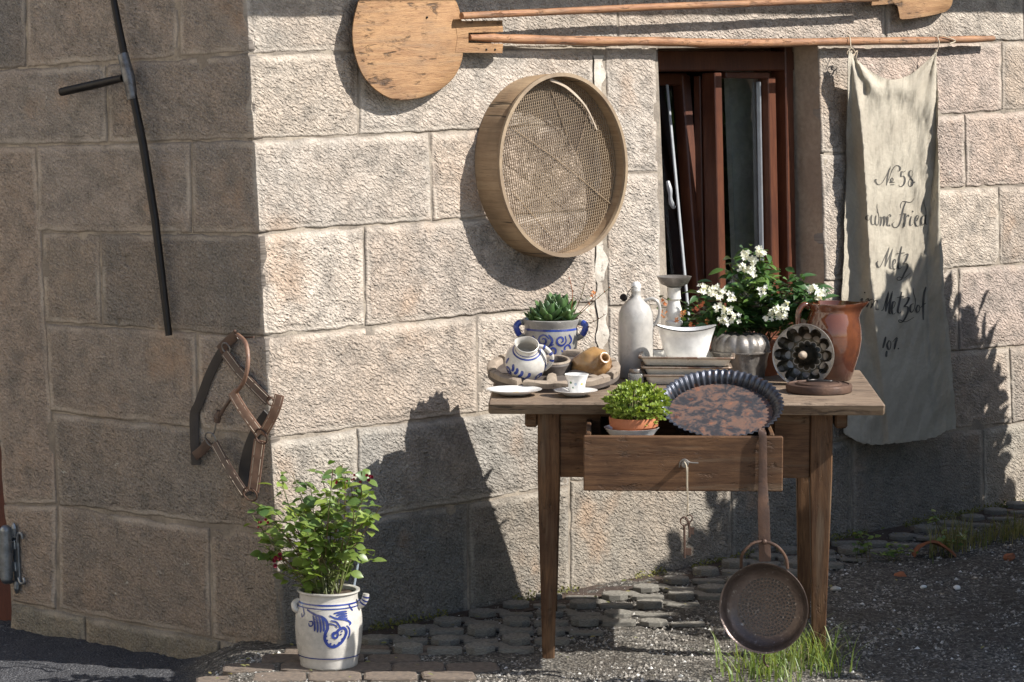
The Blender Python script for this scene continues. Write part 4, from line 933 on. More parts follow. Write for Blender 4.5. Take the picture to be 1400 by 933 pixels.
# ---- skimmer
SY = DF - .035; s8 = SY / 4200
t = thing('skimmer_pan', P(1044, 898, SY), 'round perforated iron skimmer hanging by its long handle from the drawer', 'skimmer')
O('handle', strap([P(1042, 594, DF + .030), P(1042, 590, DF + .010), P(1042, 592, DF - .010), P(1043, 604, DF - .014), P(1043, 660, DF - .016), P(1044, 700, SY + .006), P(1046, 768, SY)], [.022, .022, .021, .021, .024, .032, .032], .004, lambda s: (0, -1, .001) if s > .2 else (0, -.7 if s > .1 else .05, .8), 5), M['rust'], t, smooth=50)
cS = P(1044, 832, SY); Ms = frame_of(Vector((-.30, -1, .10)), (1, 0, 0)); 
rp = .122
O('pan', lathe([(0, -.040), (.080, -.040), (.099, -.034), (.111, -.018), (rp - .004, .0), (rp, .003), (rp + .001, .0), (.114, -.020), (.102, -.037), (.082, -.0435), (0, -.0435)], cS, 64, Ms), M['skim'], t, smooth=50)
hv = []
for ri in range(1, 9):
    nn = int(6 * ri)
    for k_ in range(nn):
        a = 2 * math.pi * k_ / nn + ri * .3; c = cS + Ms @ Vector((ri * .0095 * math.cos(a), ri * .0095 * math.sin(a), -.0392)); hv.append(lathe([(.0012, 0), (.0024, .0014), (.0036, 0)], c, 6, Ms))
O('punched_dots', join(*hv), M['zinc'], t, kind='stuff')
O('bail', join(tube(cat([cS + Ms @ Vector((-.062, .110, 0)), P(1015, 758, SY - .01), P(1028, 744, SY - .012), P(1045, 741, SY - .006), P(1062, 747, SY - .012), P(1074, 762, SY - .01), cS + Ms @ Vector((.066, .108, 0))]), .0042, 8), sphere(P(1045, 741, SY - .008), .008, 8, 6)), M['rust'], t)
O('hook', tube(cat([P(1045, 896, SY - .01), P(1044, 902, SY - .012), P(1047, 909, SY - .012), P(1051, 912, SY - .012)]), .003, 6), M['rust'], t)
# ================================================================= THINGS ON THE TABLE
def PT(px, py, Y): return P(px, py, Y)
def on(px, Y, z=TZ): p = P(px, 500, Y); return Vector((p.x, Y, z))
def lathe_fn(prof, c, Mx=ID3, off=.0007):
    """surface point for (arc position in m measured at rmax, height) on a lathe"""
    pr = sorted([(z, r) for r, z in prof]); zs = [a for a, _ in pr]; rs = [b for _, b in pr]; rm = max(rs); c = Vector(c)
    def fn(u, v, a0=0):
        r = float(np.interp(v, zs, rs)) + off; a = u / rm; return c + Mx @ Vector((r * math.sin(a), -r * math.cos(a), v))
    return fn
# ---- tray (an old wooden wheel-shaped tray)
tc = on(757, 8.86); Mt = Matrix.Rotation(R(8.5), 3, 'X') @ Matrix.Rotation(R(14), 3, 'Z'); tcz = tc + Vector((0, 0, .036)); RT = .192
t = thing('spoked_tray', tc, 'round dark spoked wooden tray holding the tipped jug and the tipped bottle', 'tray')
O('tray_base', lathe([(0, -.012), (RT - .008, -.012), (RT, -.008), (RT, .004), (RT - .006, .006), (0, .002)], tcz, 64, Mt), M['charred'], t, smooth=40)
for k in range(8):
    a0, a1 = R(45 * k + 3), R(45 * k + 42.5); V = []; n = 7
    for i in range(n + 1):
        a = a0 + (a1 - a0) * i / n; w = .002 * math.sin(i * 1.7 + k)
        for r, z in ((RT + .001, .004), (RT + .002, .020 + w), (RT - .006, .024 + w), (RT - .022 + w, .022), (RT - .026, .015), (RT - .026, .004)): V.append((r * math.cos(a), r * math.sin(a), z))
    f = [(i * 6 + j, i * 6 + 6 + j, i * 6 + 6 + (j + 1) % 6, i * 6 + (j + 1) % 6) for i in range(n) for j in range(6)] + [tuple(range(6)), tuple(n * 6 + j for j in range(6))[::-1]]
    O('rim_segment', xf((V, f), Mt, tcz), M['woodgrey'], t, smooth=40)
for k in range(6):
    a = R(60 * k + 12); d = Vector((math.cos(a), math.sin(a), 0)); p = Vector((-d.y, d.x, 0)); V = []
    for s, w, h in ((.056, .010, .014), (.075, .014, .020), (.11, .017, .019), (.145, .013, .013), (.162, .008, .008)):
        for q, hh in ((-1, .002), (-.8, h * .8), (0, h), (.8, h * .8), (1, .002)): V.append(tuple(d * s + p * (w * q) + Vector((0, 0, hh))))
    f = [(i * 5 + j, i * 5 + j + 1, i * 5 + 6 + j, i * 5 + 5 + j) for i in range(4) for j in range(4)] + [tuple(range(5))[::-1], tuple(20 + j for j in range(5))]
    O('spoke', xf((V, f), Mt, tcz), M['woodgrey'], t, smooth=40)
O('hub_ring', lathe([(.034, .0), (.050, .0), (.052, .030), (.048, .036), (.040, .036), (.036, .028)], tcz, 32, Mt, closed=True), M['charred'], t)
O('hub_rim', lathe([(.040, .036), (.049, .036), (.047, .041), (.041, .040)], tcz, 32, Mt, closed=True), M['woodgrey'], t)
wd = O('wedge', xf(box((0, 0, 0), (.10, .03, .045)), c=tc + Vector((-.02, .16, .0225))), M['charred'], t)
# ---- tipped blue and white jug
def zt(x, y): return x, y
jc = PT(719, 492, 8.76); ax_ = Vector((.06, -.60, .80)).normalized(); Mj = frame_of(ax_, (1, 0, 0))
jp = [(0, -.060), (.030, -.059), (.040, -.053), (.056, -.030), (.061, -.008), (.058, .012), (.046, .030), (.034, .040), (.030, .048), (.031, .056), (.034, .060), (.032, .061), (.028, .054), (.028, .046), (.030, .040), (.040, .026), (.045, 0), (0, -.010)]
t = thing('blue_white_jug', jc - Vector((0, 0, .06)), 'small tipped grey jug with blue scrolls, its open mouth facing out, left on the tray', 'jug')
O('body', lathe(jp, jc, 40, Mj, lambda a, r, z, j: (r + (.006 * max(0, math.cos(a - 2.7)) ** 8 if z > .045 and r > .026 else 0), z)), M['salt'], t, smooth=60)
fj = lathe_fn([p for p in jp[:10]], jc, Mj)
def scroll(fn, cx, cy, r, turns, w, a0=0, sg=1, n=5):
    pts = [(cx + sg * r * (1 - .75 * i / (turns * 6)) * math.cos(a0 + i * 1.05), cy + r * (1 - .75 * i / (turns * 6)) * math.sin(a0 + i * 1.05)) for i in range(int(turns * 6) + 1)]
    return ribbon(fn, pts, w, n)
pt = [scroll(fj, .042, -.022, .017, 1.6, .007, 3.6), scroll(fj, -.010, -.030, .014, 1.3, .006, .5, -1), scroll(fj, -.060, -.012, .015, 1.5, .007, 3.4)]
for a, b in (((-.035, -.010), (-.028, .014)), ((-.022, -.016), (-.012, .010)), ((-.044, -.004), (-.046, .018)), ((.0, -.018), (.010, .004)), ((.066, -.01), (.075, .012)), ((-.08, .0), (-.076, .02))): pt.append(ribbon(fj, [a, ((a[0] + b[0]) / 2 + .004, (a[1] + b[1]) / 2), b], .009))
pt += [ribbon(fj, [(u / 20 * .38 - .19, .036) for u in range(21)], .003, 2), ribbon(fj, [(u / 20 * .38 - .19, .042) for u in range(21)], .002, 2), ribbon(fj, [(-.09, -.034), (-.04, -.044), (.02, -.048), (.07, -.040)], .005)]
for i_, q in enumerate(pt): O('blue_stroke', q, M['blue'], t, smooth=0)
hj = cat([jc + Mj @ Vector((.028, .004, .052)), jc + Mj @ Vector((.052, .0, .050)), jc + Mj @ Vector((.072, -.01, .030)), jc + Mj @ Vector((.070, -.016, .004)), jc + Mj @ Vector((.055, -.02, -.016))])
O('handle', tube(hj, .0065, 10), M['salt'], t, smooth=60)
for s in (.2, .4, .6): 
    i_ = int(s * len(hj)); O('blue_stroke', tube([hj[i_], hj[i_ + 2]], .0069, 10, caps=False), M['blue'], t)
# ---- tipped brown bottle
b0 = PT(805, 503, 8.86); bax = Vector((.42, -.74, .36)).normalized(); Mb = frame_of(bax, (.8, .5, 0))
t = thing('tipped_brown_bottle', b0 - Vector((0, 0, .05)), 'brown glazed bottle lying tipped on the right of the tray with its neck towards us', 'bottle')
O('body', lathe([(0, -.055), (.040, -.055), (.046, -.048), (.048, 0), (.048, .035), (.044, .055), (.030, .070), (.018, .078), (.0145, .088), (.0165, .094), (.0165, .099), (.012, .100), (.009, .097), (.009, .06), (0, .05)], b0, 40, Mb,
   lambda a, r, z, j: (r * (1 + (.08 * math.cos(4 * a) ** 2 if r > .02 and z < .06 else 0)), z)), M['ochre'], t, smooth=60)
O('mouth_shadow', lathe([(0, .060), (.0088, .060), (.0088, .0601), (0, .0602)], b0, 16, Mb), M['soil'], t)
# ---- plate, saucer, cup
def flower_dec(fn, items, parent, mats):
    for (u, v, r), mm in zip(items, mats): O('painted_flower', blob(fn, (u, v), (r, r * .7), 7), M[mm], parent, smooth=0)
M['deco1'] = glaze('yellow_decor', (.75, .45, .08), (.7, .5, .15)); M['deco2'] = glaze('green_decor', (.12, .22, .12), (.2, .28, .2)); M['deco3'] = glaze('blue_grey_decor', (.45, .52, .62), (.5, .56, .62))
pc = on(703, 8.62); t = thing('plate', pc, 'small flat white plate with faint flowers at the left table edge', 'plate')
O('dish', lathe([(0, .004), (.045, .004), (.052, .008), (.078, .017), (.079, .0185), (.076, .0185), (.050, .011), (.044, .0075), (0, .0075)], pc, 48), M['porc'], t, smooth=60)
pf = lambda u, v: pc + Vector((u, v, .0082)); flower_dec(pf, [(-.012, 0, .012), (.006, .01, .010), (.022, -.005, .012), (-.03, -.006, .008)], t, ['deco2', 'deco1', 'deco1', 'deco2'])
sc_ = on(787, 8.60); t = thing('saucer', sc_, 'white porcelain saucer under the flowered cup', 'saucer')
O('dish', lathe([(0, .003), (.030, .003), (.034, .006), (.060, .016), (.0625, .018), (.060, .0185), (.034, .010), (.026, .007), (0, .007)], sc_, 48), M['porc'], t, smooth=60)
c0 = sc_ + Vector((.003, 0, .007)); t = thing('coffee_cup', c0, 'white flared cup painted with small flowers on its saucer', 'cup')
cpf = [(0, 0), (.018, 0), (.019, .003), (.0215, .006), (.024, .020), (.027, .038), (.033, .052), (.0345, .056), (.033, .0565), (.0255, .038), (.022, .018), (.018, .008), (0, .007)]
O('bowl', lathe(cpf, c0, 48), M['porc'], t, smooth=60)
fc = lathe_fn(cpf[1:8], c0); flower_dec(fc, [(.020, .030, .005), (-.005, .030, .006), (-.024, .034, .005), (.030, .018, .003), (-.016, .020, .004)], t, ['deco1', 'deco3', 'deco2', 'deco2', 'deco2'])
hc = cat([c0 + Vector((-.008, .026, .044)), c0 + Vector((-.012, .040, .042)), c0 + Vector((-.014, .046, .028)), c0 + Vector((-.010, .036, .014)), c0 + Vector((-.006, .024, .014))])
O('handle', tube(hc, .003, 8), M['porc'], t, smooth=60)
# ---- leaf meshes
def leaf_mesh(name, mat, L=1, W=.5, fold=.12, curl=.15, thick=0, tip=.85):
    V = []; Fc = []; rows = [(0, .04), (.18, .62), (.42, 1.0), (.68, .86), (tip, .45), (1.0, .03)]
    for y, w in rows:
        z = -curl * y * y; V += [(-w * W / 2, y * L, z + fold * w * W), (0, y * L, z), (w * W / 2, y * L, z + fold * w * W)]
    for i in range(len(rows) - 1):
        a = i * 3; Fc += [(a, a + 1, a + 4, a + 3), (a + 1, a + 2, a + 5, a + 4)]
    if thick:
        n = len(V); V += [(x, y, z - thick * (1 - abs(2 * y - 1)) * .8 - .02 * thick) for x, y, z in V]; Fc += [tuple(q + n for q in f[::-1]) for f in Fc]
        for i in range(len(rows) - 1):
            a = i * 3; Fc += [(a, a + 3, a + 3 + n, a + n), (a + 2 + n, a + 5 + n, a + 5, a + 2)]
    me = bpy.data.meshes.new(name); me.from_pydata(V, [], Fc); me.materials.append(mat)
    me.polygons.foreach_set('use_smooth', [True] * len(me.polygons)); return me
def put(name, me, parent, pos, d, up, s):
    d = Vector(d).normalized(); up = Vector(up); z = (up - d * up.dot(d))
    if z.length < 1e-3: z = Vector((1, 0, .1)) - d * d.x
    z.normalize(); x = d.cross(z); o = bpy.data.objects.new(name, me); link(o); o.parent = parent
    sc3 = s if hasattr(s, '__len__') else (s, s, s)
    mm = Matrix((x, d, z)).transposed().to_4x4() @ Matrix.Diagonal((*sc3, 1)); mm.translation = Vector(pos) - ORG[parent]; o.matrix_local = mm; return o
def rv(s=1): return Vector((random.uniform(-s, s), random.uniform(-s, s), random.uniform(-s, s)))
def leaf_stuff(name, spots, mat, parent, me):
    """many small leaves joined in one mesh; spots = (pos, dir, up, size)"""
    bv = np.array([v.co for v in me.vertices]); bf = [tuple(p.vertices) for p in me.polygons]; V = []; Fc = []
    for pos, d, up, s in spots:
        d = Vector(d).normalized(); z = (Vector(up) - d * Vector(up).dot(d)).normalized(); x = d.cross(z)
        mm = np.array((x, d, z)); b = len(V); V += (bv @ mm * s + np.array(pos)).tolist(); Fc += [tuple(i + b for i in f) for f in bf]
    return O(name, (V, Fc), mat, parent, smooth=80, kind='stuff')
def petals(c, n, r, d, parent, me, k=5, flat=.5, name='flower'):
    """one flower head joined as one part"""
    d = Vector(d).normalized(); Mx = frame_of(d); bv = np.array([v.co for v in me.vertices]); bf = [tuple(p.vertices) for p in me.polygons]; V = []; Fc = []
    for i in range(n):
        base = Vector(c) + rv(r) * .8; nd = (d + rv(.7)).normalized(); My = frame_of(nd)
        for j in range(k):
            a = 2 * math.pi * j / k + random.random(); dd = My @ Vector((math.cos(a), math.sin(a), flat)); z = (nd - dd * nd.dot(dd)).normalized(); x = dd.cross(z).normalized(); b = len(V)
            V += (bv @ np.array((x, dd.normalized(), z)) * (r * .62) + np.array(base)).tolist(); Fc += [tuple(q + b for q in f) for f in bf]
    return O(name, (V, Fc), me.materials[0], parent, smooth=80)
ptl = leaf_mesh('petal', M['petal'], 1, .62, .1, .2); ptr = leaf_mesh('petal', M['redpetal'], 1, .9, .25, -.3); pto = leaf_mesh('petal', M['orange'], 1, .5, .1, .2)
# ---- blue painted pot with succulents
pc = on(753, 9.09); t = thing('succulent_pot', pc, 'wide two-handled grey pot with blue scrollwork planted with green succulents', 'potted plant')
pp = [(0, 0), (.052, 0), (.056, .004), (.066, .030), (.077, .075), (.081, .110), (.080, .136), (.0775, .142), (.079, .148), (.084, .160), (.085, .168), (.082, .170), (.076, .160), (.074, .145), (0, .140)]
O('pot', lathe(pp, pc, 56), M['salt2'], t, smooth=60); fp = lathe_fn(pp[1:8], pc)
O('soil', lathe([(0, .150), (.074, .148), (.074, .147), (0, .147)], pc, 24), M['soil'], t)
S = []
S.append(ribbon(fp, [(u / 30 * .50 - .25, .141) for u in range(31)], .006, 2)); 
for cx, cy, sg in ((-.024, .112, 1), (.030, .112, -1), (.004, .082, 1), (-.045, .090, -1), (.052, .086, 1)): S.append(scroll(fp, cx, cy, .019, 1.35, .0060, 1.2 + cx * 40, sg))
for a, b, c in (((-.055, .060), (-.030, .050), (-.010, .064)), ((.012, .058), (.035, .050), (.058, .062)), ((-.060, .125), (-.050, .110), (-.064, .098)), ((.058, .128), (.068, .112), (.060, .100)), ((-.008, .130), (.004, .112), (-.006, .095))): S.append(ribbon(fp, [a, b, c], .0065))
for q in S: O('blue_stroke', q, M['blue'], t, smooth=0)
for sg in (-1, 1):
    hp_ = cat([pc + Vector((sg * .078, -.01, .112)), pc + Vector((sg * .094, -.02, .124)), pc + Vector((sg * .103, -.024, .148)), pc + Vector((sg * .092, -.016, .160)), pc + Vector((sg * .080, -.006, .158))])
    h_ = O('handle', tube(hp_, .009, 10), M['salt2'], t, smooth=60); O('blue_stroke', tube(hp_[8:24:1], .0094, 10, caps=False), M['blue'], t)
sl_ = leaf_mesh('succulent_leaf', M['sleaf'], 1, .50, .18, -.25, .14, .9)
for cx, cy, cz, rr, n in ((-.010, -.030, .160, .068, 18), (.030, .00, .165, .070, 20), (-.045, -.015, .158, .050, 14), (.008, .03, .185, .058, 16), (.050, -.03, .160, .042, 12)):
    c = pc + Vector((cx, cy, cz)); ph = random.random() * 6
    for i in range(n):
        a = ph + i * 2.4; e = .35 + .9 * (1 - i / n) ; e = R(5 + 60 * i / n); d = Vector((math.cos(a) * math.cos(e), math.sin(a) * math.cos(e), math.sin(e)))
        put('leaf', sl_, t, c + Vector((0, 0, i * .0006)), d, Vector((0, 0, 1)) - d * .2, rr * (.75 + .35 * random.random()))
for i, (tipx, tipy) in enumerate(((836, 392), (815, 404), (800, 385), (778, 378), (828, 430), (806, 446))):
    a = pc + Vector((.055, -.02 + .01 * i, .155)); b = PT(tipx, tipy, 9.05); mid = (a + b) / 2 + Vector((.01, 0, .012 * (-1 if i > 3 else 1)))
    pts = cat([a, mid, b], 6); O('flower_stalk', tube(pts, [.0013, .0009], 5), M['shard' if i % 2 else 'stem'], t)
    me_ = leaf_mesh('bract', M['orange' if i in (0, 1) else 'shard'], 1, .5)
    for k_ in range(3, len(pts), 2): put('bract', me_, t, pts[k_], Vector((random.uniform(-1, 1), -.3, random.uniform(0, 1))), (0, -1, .3), .006)
petals(PT(812, 402, 9.04), 6, .010, (0, -1, .3), t, pto); petals(PT(805, 408, 9.04), 4, .008, (0, -1, .3), t, ptl)
# ---- stoneware bottle
pc = on(869, 9.03); t = thing('stoneware_bottle', pc, 'tall pale grey stoneware bottle with loop handle and swing stopper', 'bottle')
H0 = P(867, 385, 9.03).z - TZ
O('body', lathe([(0, 0), (.048, 0), (.051, .004), (.0520, .05), (.0525, .165), (.050, .192), (.041, .215), (.025, .230), (.0155, .240), (.0135, .252), (.0150, .256), (.0150, .262), (.012, .264), (0, .264)], pc, 48), M['bottle'], t, smooth=60)
O('stopper', join(lathe([(0, .262), (.0125, .262), (.0145, .268), (.0145, H0 - .010), (.010, H0 - .002), (0, H0)], pc, 24)), M['porc'], t)
O('handle', tube(cat([pc + Vector((.022, -.002, .228)), pc + Vector((.048, -.006, .236)), pc + Vector((.066, -.008, .222)), pc + Vector((.070, -.008, .195)), pc + Vector((.060, -.006, .165)), pc + Vector((.044, -.004, .150))]), .0075, 12, flat=.7), M['bottle'], t, smooth=60)
O('wire_clip', tube(cat([pc + Vector((.010, -.01, .270)), pc + Vector((-.008, -.016, .272)), pc + Vector((-.018, -.012, .262)), pc + Vector((-.026, -.008, .246)), pc + Vector((-.018, -.012, .240)), pc + Vector((-.010, -.014, .246))]), .0015, 6), M['zinc'], t)
O('rubber_seal', xf(lathe([(0, 0), (.010, 0), (.010, .012), (0, .012)], seg=14), frame_of((-.4, -.6, .5)), pc + Vector((-.034, -.010, .236))), M['iron'], t)
# ---- turned candle stand
pc = on(921, 9.06); t = thing('candle_stand', pc, 'turned white wooden candle stand with a metal dish on top', 'candle holder'); H = P(921, 379, 9.06).z - TZ
k = H / .29
O('column', lathe([(0, 0), (.050, 0), (.052, .010), (.040, .020), (.024, .030), (.022, .060), (.032, .070), (.034, .082), (.022, .092), (.018, .110), (.022, .130), (.0245, .142), (.019, .150), (.025, .156), (.026, .164), (.019, .170), (.024, .184), (.0245, .196), (.019, .214), (.0165, .226), (.021, .232), (.0195, .240), (.0185, .262), (.022, .266), (0, .268)], pc, 36), M['whitewood'], t, smooth=45)
O('dish', lathe([(0, .266), (.020, .268), (.040, .276), (.051, H), (.052, H + .002), (.050, H + .002), (.038, .281), (0, .274)], pc, 40), M['zinc'], t, smooth=60)
# ---- enamel trays and dish
def tray(c, sx_, sy_, h, rz, label):
    t = thing('enamel_tray', c, label, 'tray', 'stacked enamel trays'); Mz = Matrix.Rotation(R(rz), 3, 'Z')
    def ringr(w, d, z, r=.014):
        out = []
        for qx, qy, a0 in ((1, -1, -90), (1, 1, 0), (-1, 1, 90), (-1, -1, 180)):
            for k in range(4): a = R(a0 + k * 30); out.append((qx * (w / 2 - r) + r * math.cos(a), qy * (d / 2 - r) + r * math.sin(a), z))
        return out
    rg = [ringr(sx_ - .03, sy_ - .03, 0), ringr(sx_ - .022, sy_ - .022, .003), ringr(sx_ - .006, sy_ - .006, h - .005), ringr(sx_ + .010, sy_ + .010, h - .004), ringr(sx_ + .012, sy_ + .012, h), ringr(sx_ - .004, sy_ - .004, h), ringr(sx_ - .024, sy_ - .024, .006)]
    V = sum(rg, []); n = 16; f = [(r * n + i, r * n + (i + 1) % n, (r + 1) * n + (i + 1) % n, (r + 1) * n + i) for r in range(6) for i in range(n)] + [tuple(range(n))[::-1], tuple(6 * n + i for i in range(n))]
    body = O('pan', xf((V, f), Mz, c), M['enamel'], t, smooth=50)
    V = ringr(sx_ + .012, sy_ + .012, h - .004) + ringr(sx_ + .0155, sy_ + .0155, h - .001) + ringr(sx_ + .012, sy_ + .012, h + .002) + ringr(sx_ - .006, sy_ - .006, h + .0015)
    f = [(r * n + i, r * n + (i + 1) % n, (r + 1) * n + (i + 1) % n, (r + 1) * n + i) for r in range(3) for i in range(n)]
    O('rolled_rim', xf((V, f), Mz, c), M['enrim'], t, smooth=50)
tc_ = on(934, 8.93)
tray(tc_ + Vector((.006, 0, 0)), .245, .17, .030, 1, 'bottom cream enamel tray of the stack, its rusty rim under another')
tray(tc_ + Vector((.008, 0, .027)), .250, .175, .026, -2, 'middle cream enamel tray of the stack, between two others')
tray(tc_ + Vector((.012, .004, .056)), .265, .19, .026, -5, 'topmost enamel tray of the stack, carrying the white dish')
tz3 = TZ + .0645; dcn = Vector((on(938, 8.92).x, 8.92, tz3))
t = thing('enamel_dish', dcn, 'white oval enamel dish with thin dark rim on top of the stacked trays', 'dish')
Hd = P(938, 448, 8.92).z - tz3
def om(a, r, z, j):
    return r, z
V = []; prf = [(0, 0), (.048, 0), (.056, .004), (.066, .030), (.076, Hd * .7), (.087, Hd), (.089, Hd + .001), (.086, Hd + .0015), (.074, Hd * .7), (.062, .028), (.050, .008), (0, .007)]
v, f = lathe(prf, seg=64, mod=lambda a, r, z, j: (r, z + (.0065 * math.cos(2 * a) * (z / Hd) ** 3 if z > 0 else 0)))
O('bowl', xf(([(x, y * .62, z) for x, y, z in v], f), ID3, dcn), M['porc'], t, smooth=60)
v, f = lathe([(.0885, Hd - .001), (.0895, Hd + .0008), (.0880, Hd + .0022), (.0865, Hd + .001)], seg=64, closed=True, mod=lambda a, r, z, j: (r, z + .0065 * math.cos(2 * a)))
O('dark_rim', xf(([(x, y * .62, z) for x, y, z in v], f), ID3, dcn), M['iron'], t)
# ---- small glass jar
pc = on(869, 8.86); t = thing('glass_jar', pc, 'little square glass jar beside the green potted shrub', 'jar')
def jarm():
    t = NT('old_glass'); t.b.inputs['Transmission Weight'].default_value = .75; t.b.inputs['IOR'].default_value = 1.2; return t.out((.62, .60, .54), .08, None, 0, .5)
M['jar'] = jarm()
O('jar_body', join(box((0, 0, 0), (.044, .040, .038), bev=.006)[:2] and xf(box((0, 0, 0), (.044, .040, .036), bev=.006), c=pc + Vector((0, 0, .018)))), M['jar'], t, smooth=50)
O('jar_rim', lathe([(.012, .036), (.018, .036), (.019, .042), (.017, .047), (.013, .047)], pc, 24, closed=True), M['zinc'], t)
# ---- cake mould standing upside down
pc = on(1012, 9.02); H = P(1012, 458, 8.99).z - TZ
t = thing('ring_cake_mould', pc, 'fluted tin ring cake mould standing upside down with its hole on top', 'cake tin')
zf = H - .052
O('swirled_side', lathe([(.060, 0), (.070, .001), (.076, zf * .5), (.083, zf)], pc, 120, mod=lambda a, r, z, j: (r + .0035 * math.sin(16 * a + z * 60), z)), M['zinc'], t, smooth=60)
O('flange', lathe([(.080, zf - .002), (.091, zf - .001), (.0915, zf + .003), (.080, zf + .004)], pc, 64, closed=True), M['zinc'], t)
fl = lambda a, r, z, j: (r * (1 + (.0 if j in (0, 11) else .05) * (abs(math.sin(7 * a)) - .5) * (r / .086)), z + .004 * (abs(math.sin(7 * a)) - .5) * (1 if .03 < r < .075 else 0))
O('fluted_ring', lathe([(.086, zf + .003), (.0865, zf + .014), (.083, zf + .030), (.074, zf + .043), (.062, zf + .050), (.050, zf + .051), (.038, zf + .046), (.030, zf + .040), (.027, zf + .034), (.024, zf + .010), (.023, zf)], pc, 168, mod=fl), M['zinc'], t, smooth=60)
O('tube_hole', lathe([(0, zf + .006), (.0235, zf + .006), (.0235, zf + .008), (0, zf + .008)], pc, 24), M['tinin'], t)
# ---- cake mould leaning, inside towards us
cc = PT(1098, 486, 8.84); nd = Vector((-.30, -.93, .12)).normalized(); Mn = frame_of(nd, (1, -.3, 0))
t = thing('leaning_cake_mould', Vector((cc.x, cc.y, TZ)), 'scalloped tin cake mould leaning on the brown pitcher, its dark inside facing us', 'cake tin')
lob = lambda a: abs(math.cos(6 * a)) ** .55
def lm(a, r, z, j): 
    if j in (1, 2, 3): return r * (.76 + .24 * lob(a)), z
    if j in (4, 5): return r * (.78 + .22 * lob(a)), z
    return r, z
O('scalloped_inside', lathe([(.0870, .001), (.0865, 0), (.085, -.014), (.079, -.034), (.062, -.050), (.044, -.052), (.028, -.046), (.019, -.024), (.0125, .002), (.009, .009), (0, .011)], cc, 144, Mn, lm, cap=False), M['tinin'], t, smooth=60)
O('rim', lathe([(.0865, .0015), (.0905, .0025), (.0920, -.001), (.0905, -.004), (.0840, -.004)], cc, 72, Mn, cap=False), M['zinc'], t, smooth=60)
rv_ = []
O('rim_web', (lambda: (lambda V, n: (V, [(2 * i, 2 * i + 1, 2 * ((i + 1) % n) + 1, 2 * ((i + 1) % n)) for i in range(n)]))([tuple(cc + Mn @ Vector((r * math.cos(a), r * math.sin(a), .0012))) for a in [2 * math.pi * i / 144 for i in range(144)] for r in (.0865 * (.76 + .24 * lob(a)), .0872)], 144))(), M['zinc'], t, smooth=0)
O('outer_shell', lathe([(.0835, -.003), (.080, -.020), (.070, -.046), (.045, -.052), (.025, -.050)], cc, 72, Mn, lambda a, r, z, j: (r * (1 + .03 * lob(a)), z), cap=False), M['zinc'], t, smooth=60)
O('centre_cone', lathe([(.0125, .003), (.011, .016), (.0085, .026), (.005, .030), (0, .031)], cc, 24, Mn), M['woodgrey'], t)
# ---- brown pitcher
pc = on(1138, 8.98); H = P(1138, 415, 8.96).z - TZ; k = H / .235
t = thing('brown_pitcher', pc, 'large glossy brown glazed pitcher with a spout at the right end of the table', 'pitcher')
jp2 = [(0, 0), (.052, 0), (.056, .003), (.066, .035), (.080, .085), (.0855, .125), (.083, .160), (.074, .190), (.068, .205), (.067, .214), (.071, .222), (.0735, .232), (.0735, .235), (.070, .235), (.066, .222), (.062, .205), (.068, .185), (.078, .13), (.05, .01), (0, .008)]
jp2 = [(r, z * k) for r, z in jp2]
def spout(a, r, z, j):
    s = max(0, math.cos(a - R(-14))) ** 14; g = float(np.clip((z / k - .185) / .05, 0, 1)); 
    return (r + .034 * s * g * (1 if 0 < j < 16 else 0), z + .006 * s * g)
O('body', lathe(jp2, pc, 72, mod=spout), M['brown'], t, smooth=60)
O('handle', tube(cat([pc + Vector((-.070, -.004, .222 * k)), pc + Vector((-.086, -.010, .230 * k)), pc + Vector((-.102, -.014, .210 * k)), pc + Vector((-.103, -.014, .165 * k)), pc + Vector((-.092, -.010, .130 * k)), pc + Vector((-.080, -.006, .115 * k))]), .0085, 12), M['brown'], t, smooth=60)
# ---- round iron lid
pc = on(1120, 8.70); t = thing('round_iron_lid', pc, 'flat round rusty iron lid with a wire loop at the front right of the table', 'lid')
O('lid_disc', lathe([(0, 0), (.090, 0), (.094, .003), (.095, .018), (.092, .023), (.086, .024), (.084, .021), (.066, .022), (.064, .027), (.058, .028), (.056, .0255), (0, .0265)], pc, 64), M['rust'], t, smooth=40)
O('wire_loop', tube(cat([pc + Vector((.030, .03, .029)), pc + Vector((-.012, .028, .031)), pc + Vector((-.035, .004, .031)), pc + Vector((-.012, -.006, .031)), pc + Vector((.030, -.002, .031)), pc + Vector((.040, .006, .03))]), .0022, 6), M['iron'], t)
# ---- tart pan
cc = PT(986, 551, 8.39); nd = Vector((-.02, -.43, .90)).normalized(); Mn = frame_of(nd, (1, 0, 0)); RP = .1665
t = thing('tart_pan', cc - Vector((0, 0, .07)), 'large rusty fluted tart pan tilted forward over the open drawer', 'baking tin')
O('base', lathe([(0, -.030), (.143, -.030), (.143, -.032), (0, -.032)], cc, 96, Mn, lambda a, r, z, j: (r + (.0015 * math.cos(56 * a) if r > .1 else 0), z)), M['tart'], t, smooth=40)
O('fluted_rim', lathe([(.143, -.031), (RP - .004, -.001), (RP + .004, .0005), (RP + .004, -.0015), (RP - .003, -.004), (.145, -.034)], cc, 448, Mn, lambda a, r, z, j: (r + .0032 * math.cos(56 * a), z), closed=True), M['tartrim'], t, smooth=70)
